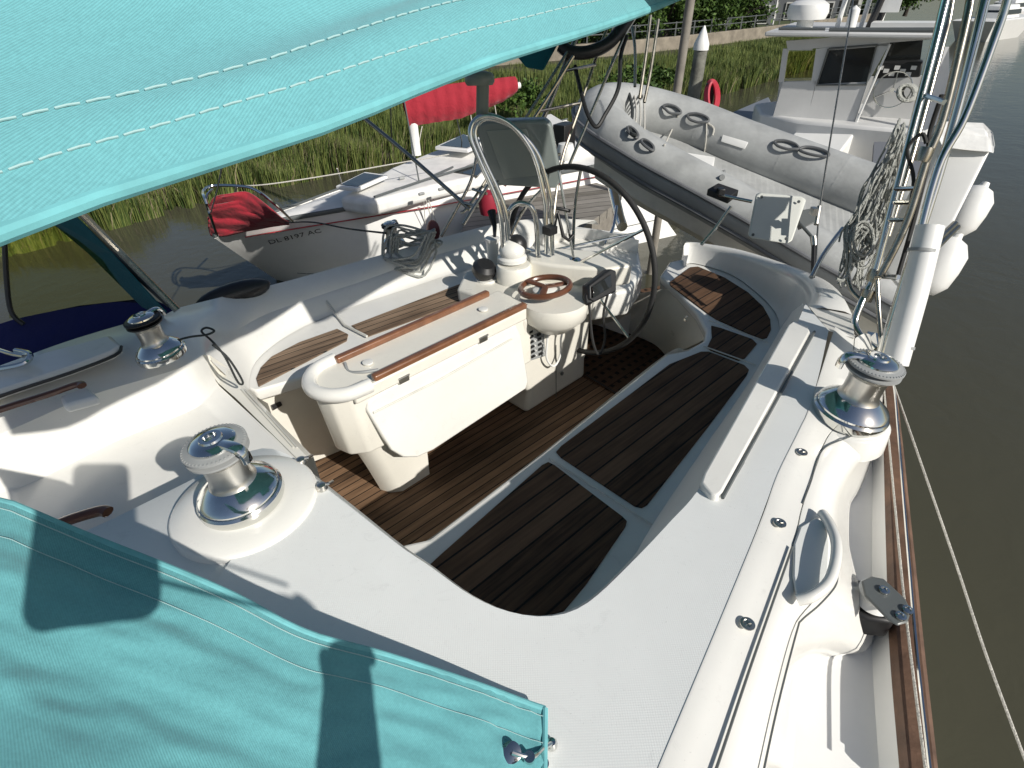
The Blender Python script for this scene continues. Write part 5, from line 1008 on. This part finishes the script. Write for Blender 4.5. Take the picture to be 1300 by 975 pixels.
TL=[(845,40,20,1.75,(1.5,1.3,1.35),'leafy tree behind the seawall between the thin post and the white-capped piling'),(700,60,20,1.6,(1.6,1.3,1.2),'tree crown above the dark teal canvas corner'),(890,30,20,1.9,(1.7,1.4,1.5),'tree directly above the white-capped piling'),(935,40,21,1.7,(1.5,1.3,1.4),'tree just left of the grey house'),(795,55,20,1.6,(1.5,1.2,1.3),'leafy tree behind the black arch hose'),(750,55,20,1.5,(1.3,1.2,1.2),'tree behind the steel arch tubes below the awning hem'),(1110,20,27,2.0,(1.8,1.5,1.6),'green tree behind the trawler roof gear'),(1150,15,29,2.0,(1.6,1.5,1.5),'rightmost tree, behind the trawler mast tops')]
for k,(x,y,ds,h,rd_,lb) in enumerate(TL): tree(x,y,ds,h,rd_,4200,lb,20+k)
# low shrubs at the wall
for k,(x,y,ds) in enumerate(((655,92,13.5),(600,92,15),(830,78,16.5),(795,82,16))):
    d=ray(x,y); d=d/np.linalg.norm(d[:2]); p=V3(d[0]*ds,d[1]*ds,.2); V,Fc=leaves(up(p,.15),(.7,.6,.35),900,.06,60+k)
    R=thing('shrub',['low green shrub at the seawall foot right of the red boom cover','low green shrub at the seawall foot above the red boom cover','low shrub below the seawall left of the capped piling','low shrub below the seawall beside the black arch cable'][k],'shrub',p,'shrubs along the seawall'); add('foliage',V,Fc,LEAF,R); b=B(); b.tube([up(p,-.2),up(p,.2)],.02,6); b.go('stem',TRUNK,R)
def house(px,dist,w_,dp,h,label,mat,rows_,cols,az,roof=True):
    d=ray(px,45); d=d/np.linalg.norm(d[:2]); dist=max(dist,wdist(px)+6); p=V3(d[0]*dist,d[1]*dist,.3); a=R_(az); ux=V3(math.cos(a),-math.sin(a),0); uy=V3(math.sin(a),math.cos(a),0)
    R=thing('house',label,'house',p,'houses behind the seawall')
    q=[p-ux*w_/2,p+ux*w_/2,p+ux*w_/2+uy*dp,p-ux*w_/2+uy*dp]; b=B(); b.prism([up(x,h) for x in q],h+.6); b.go('wall',mat,R)
    for r_ in range(rows_):
        for c_ in range(cols):
            c=p-ux*w_/2+ux*w_*(c_+.5)/cols+V3(0,0,.55+r_*1.15)-uy*.03
            b=B(); b.box(c,(.52,.05,.80),ax=(ux,uy,V3(0,0,1))); f=b.go('window',SIDW,R)
            b=B(); b.box(c-uy*.02,(.40,.04,.68),ax=(ux,uy,V3(0,0,1))); b.go('pane',GLS,f)
    b=B(); e=.3; zz=h; b.m([up(q[0]-ux*e-uy*e,zz),up(q[1]+ux*e-uy*e,zz),up(q[2]+ux*e+uy*e,zz),up(q[3]-ux*e+uy*e,zz),up((q[0]+q[3])/2,zz+1.4),up((q[1]+q[2])/2,zz+1.4)],[[0,1,5,4],[2,3,4,5],[0,4,3],[1,2,5],[0,3,2,1]]); b.go('roof',ROOFM,R)
house(985,28,5.5,4,3.6,'grey sided house behind the seawall left of the trawler radar dome',SID,3,6,20)
house(1045,31,3.2,3,3.4,'pale house with white railing behind the radar dome',SIDW,3,4,25)
house(800,27,4.5,3,1.6,'long low white building behind the seawall and black arch hose',SIDW,1,5,10)
house(925,33,4,3,3.0,'dark grey house half hidden behind the trees',SID,2,4,15)
b=B(); d=ray(978,45); d=d/np.linalg.norm(d[:2]); k_=wdist(978)+1; p=V3(d[0]*k_,d[1]*k_,.3); b.tube([p,up(p,3.2)],.035,10); lp=tag(b.go('lamp_post',GELW,smooth=True),'slim pale lamp post in front of the grey house','lamp post'); b=B(); b.box(up(p,3.25)+V3(.1,0,0),(.12,.3,.08)); b.go('lamp_head',GRY,lp,bevel=.01)
# ------------------------------------------------------------------ far boats top right
def farboat(px,py,s,label,az):
    p=W(px,py,WZ); a=R_(az); u=V3(math.sin(a),math.cos(a),0); v=V3(math.cos(a),-math.sin(a),0)
    R=thing('moored_boat',label,'boat',p,'boats moored down the creek')
    def S(z,k,L): return [p+u*L*.5*s+V3(0,0,z),p+u*L*.2*s+v*k*s+V3(0,0,z),p-u*L*.5*s+v*k*.8*s+V3(0,0,z),p-u*L*.5*s-v*k*.8*s+V3(0,0,z),p+u*L*.2*s-v*k*s+V3(0,0,z)]
    b=B(); b.loft([S(-.2,.8,5),S(.9*s,1.2,6.4),S(.95*s,1.1,6.2)],closed=True,capu=True); b.go('hull',GELW,R)
    b=B(); b.loft([S(.9*s,.7,3.2),S(1.5*s,.55,2.6)],closed=True,capu=True); b.go('cabin',GELW,R,bevel=.05)
    b=B(); b.loft([S(1.1*s,.72,2.95),S(1.3*s,.68,2.85)],closed=True,capu=True); b.go('window_band',GLS,R)
    b=B(); b.tube([p+V3(0,0,s),p+V3(0,0,7*s)],.06,8); b.go('mast',GELW,R,smooth=True)
farboat(1258,48,1.0,'nearest of the white boats moored down the creek at the top right',55)
farboat(1292,20,1.1,'farther white boat moored at the top right corner',50)
farboat(1275,34,1.0,'middle white boat in the row moored at the top right',52)
# ------------------------------------------------------------------ unseen photographer, posed for an arm shadow; slab and pole added for their shadow
def Cc(x,y,z): return CAM+ROT@V3(x,y,z)      # camera axes: right, up, back
_rp=[]
for (cx_,cy_,a_) in ((.054,-.02,0),(-.054,-.02,90),(-.054,-.156,180),(.054,-.156,270)):
    for k in range(7):
        t_=R_(a_+15*k); _rp.append(Cc(cx_+.025*math.cos(t_),cy_+.025*math.sin(t_),.017))
ph=B(); ph.prism(_rp,0,vec=ROT@V3(0,0,-.009)); tag(ph.go('shadow_slab',BLK,bevel=.002,seg=2),'unseen black slab on a thin pole, shaped to cast the phone and hand shadow','shadow_slab')  # made-up slab, sized to cast the shadow of phone and hands
def skin(name,pts,edges,rad,mat,parent=None,sub=2):
    me=bpy.data.meshes.new(name); me.from_pydata([tuple(map(float,p)) for p in pts],edges,[]); me.update()
    o=bpy.data.objects.new(name,me); sc.collection.objects.link(o)
    m=o.modifiers.new('skin','SKIN'); m.use_smooth_shade=True
    sv=me.skin_vertices[0].data
    for i,r in enumerate(rad): sv[i].radius=(r,r) if not isinstance(r,tuple) else r
    sv[0].use_root=True
    s=o.modifiers.new('sub','SUBSURF'); s.levels=sub; s.render_levels=sub
    me.materials.append(mat)
    if parent: setp(o,parent)
    return o
SKN=M('skin',(.42,.26,.19),rough=.5,noise=.1,nscale=20); SHIRT=M('shirt_cloth',(.16,.20,.30),rough=.9); SHORT=M('shorts_cloth',(.20,.19,.16),rough=.9); HAIR=M('dark_hair',(.04,.03,.02),rough=.7)
px0,py0=.30,-.64
hr_=Cc(.088,-.105,.035)
hr_=V3(.372,-.188,2.170); er=V3(.372,-.28,2.135); em=V3(.385,-.40,2.105); el=V3(px0-.30,py0-.02,1.80); hl_=V3(px0-.22,py0+.16,1.62)
P_=[(px0,py0,1.64),(px0,py0,1.82),(px0,py0+.01,2.00),(px0,py0,2.11),(px0,py0+.03,2.18),(px0,py0+.06,2.27),(px0,py0+.05,2.35),
 (px0+.18,py0+.05,2.05),er,er+(hr_-er)*.84,hr_,(px0-.19,py0+.0,2.05),el,el+(hl_-el)*.84,hl_,
 (px0+.10,py0,1.58),(px0+.12,py0+.40,1.30),(px0+.12,py0+.02,1.24),(px0+.12,py0-.12,1.21),(px0-.10,py0,1.58),(px0-.11,py0+.40,1.30),(px0-.11,py0+.02,1.24),(px0-.11,py0-.12,1.21),em]
E_=[(0,1),(1,2),(2,3),(3,4),(4,5),(5,6),(2,7),(7,22+1),(23,8),(8,9),(9,10),(2,11),(11,12),(12,13),(13,14),(0,15),(15,16),(16,17),(17,18),(0,19),(19,20),(20,21),(21,22)]
R__=[.13,.12,.13,.06,.055,.085,.075,.06,.046,.040,.036,.06,.046,.03,.034,.09,.06,.04,.035,.09,.06,.04,.035,.055]
man=skin('person',P_,E_,R__,SKN); tag(man,'unseen person kneeling, arm posed to cast a dark shadow band across the teal canvas','person')
def hand(h,ax,nx,tx):
    # ax along fingers, nx across palm, tx curl direction
    for k in range(4):
        b0=h+nx*(.030-.020*k)+ax*.02; L_=(.070,.078,.074,.060)[k]
        q=[b0,b0+ax*L_*.45,b0+ax*L_*.75+tx*.012,b0+ax*L_*.85+tx*.032]
        skin('finger',q,[(0,1),(1,2),(2,3)],[.010,.009,.0085,.0075],SKN,man,1)
    q=[h+nx*.02,h+nx*.045+ax*.015+tx*.01,h+nx*.055+ax*.045+tx*.015]; skin('thumb',q,[(0,1),(1,2)],[.014,.011,.009],SKN,man,1)
hand(hr_+V3(-.01,.0,.01),V3(-.5,.1,-.8),V3(.75,.2,-.45),V3(.3,-.5,-.2))
b=B(); b.tube([hr_+V3(0,.02,.01),Cc(.07,-.14,.02)],.0032,8); b.go('added_pole',DGRY,bpy.data.objects['shadow_slab'],smooth=True)  # invented thin pole, keeps a wide forearm shadow off the deck
hand(hl_,V3(.2,.3,-.9),V3(0,.9,.2),V3(.5,0,0))
c=V3(px0,py0+.045,2.33); b=B(); b.ell(c+V3(0,-.02,.03),(.088,.10,.09),n=24,m=14); b.go('hair',HAIR,man,smooth=True)
b=B(); rows=[[V3(px0+rx*math.cos(a),py0+.005+ry*math.sin(a),z) for a in np.linspace(0,2*math.pi,28,endpoint=False)] for z,rx,ry in ((1.56,.19,.15),(1.72,.18,.145),(1.90,.20,.15),(2.04,.21,.14),(2.09,.15,.11),(2.12,.075,.08))]; b.loft(rows,closed=True); b.go('shirt',SHIRT,man,smooth=True,solid=.006)
for e,s_ in ((em,7),(el,11)): 
    b=B(); s0=V3(*P_[s_]); b.tube([s0,s0+(e-s0)*.6],.075,16,taper=[1.05,.9]); b.go('sleeve',SHIRT,man,smooth=True,angle=40)
for k in (15,19):
    b=B(); b.tube([V3(*P_[k])+V3(0,0,.06),V3(*P_[k+1])+V3(0,0,.08)],.11,18,taper=[1,.85]); b.go('shorts_leg',SHORT,man,smooth=True,angle=40)
b=B(); b.box((px0,py0+.0,1.155),(1.0,.7,.06)); b.go('side_deck_walkway',GEL,Y)
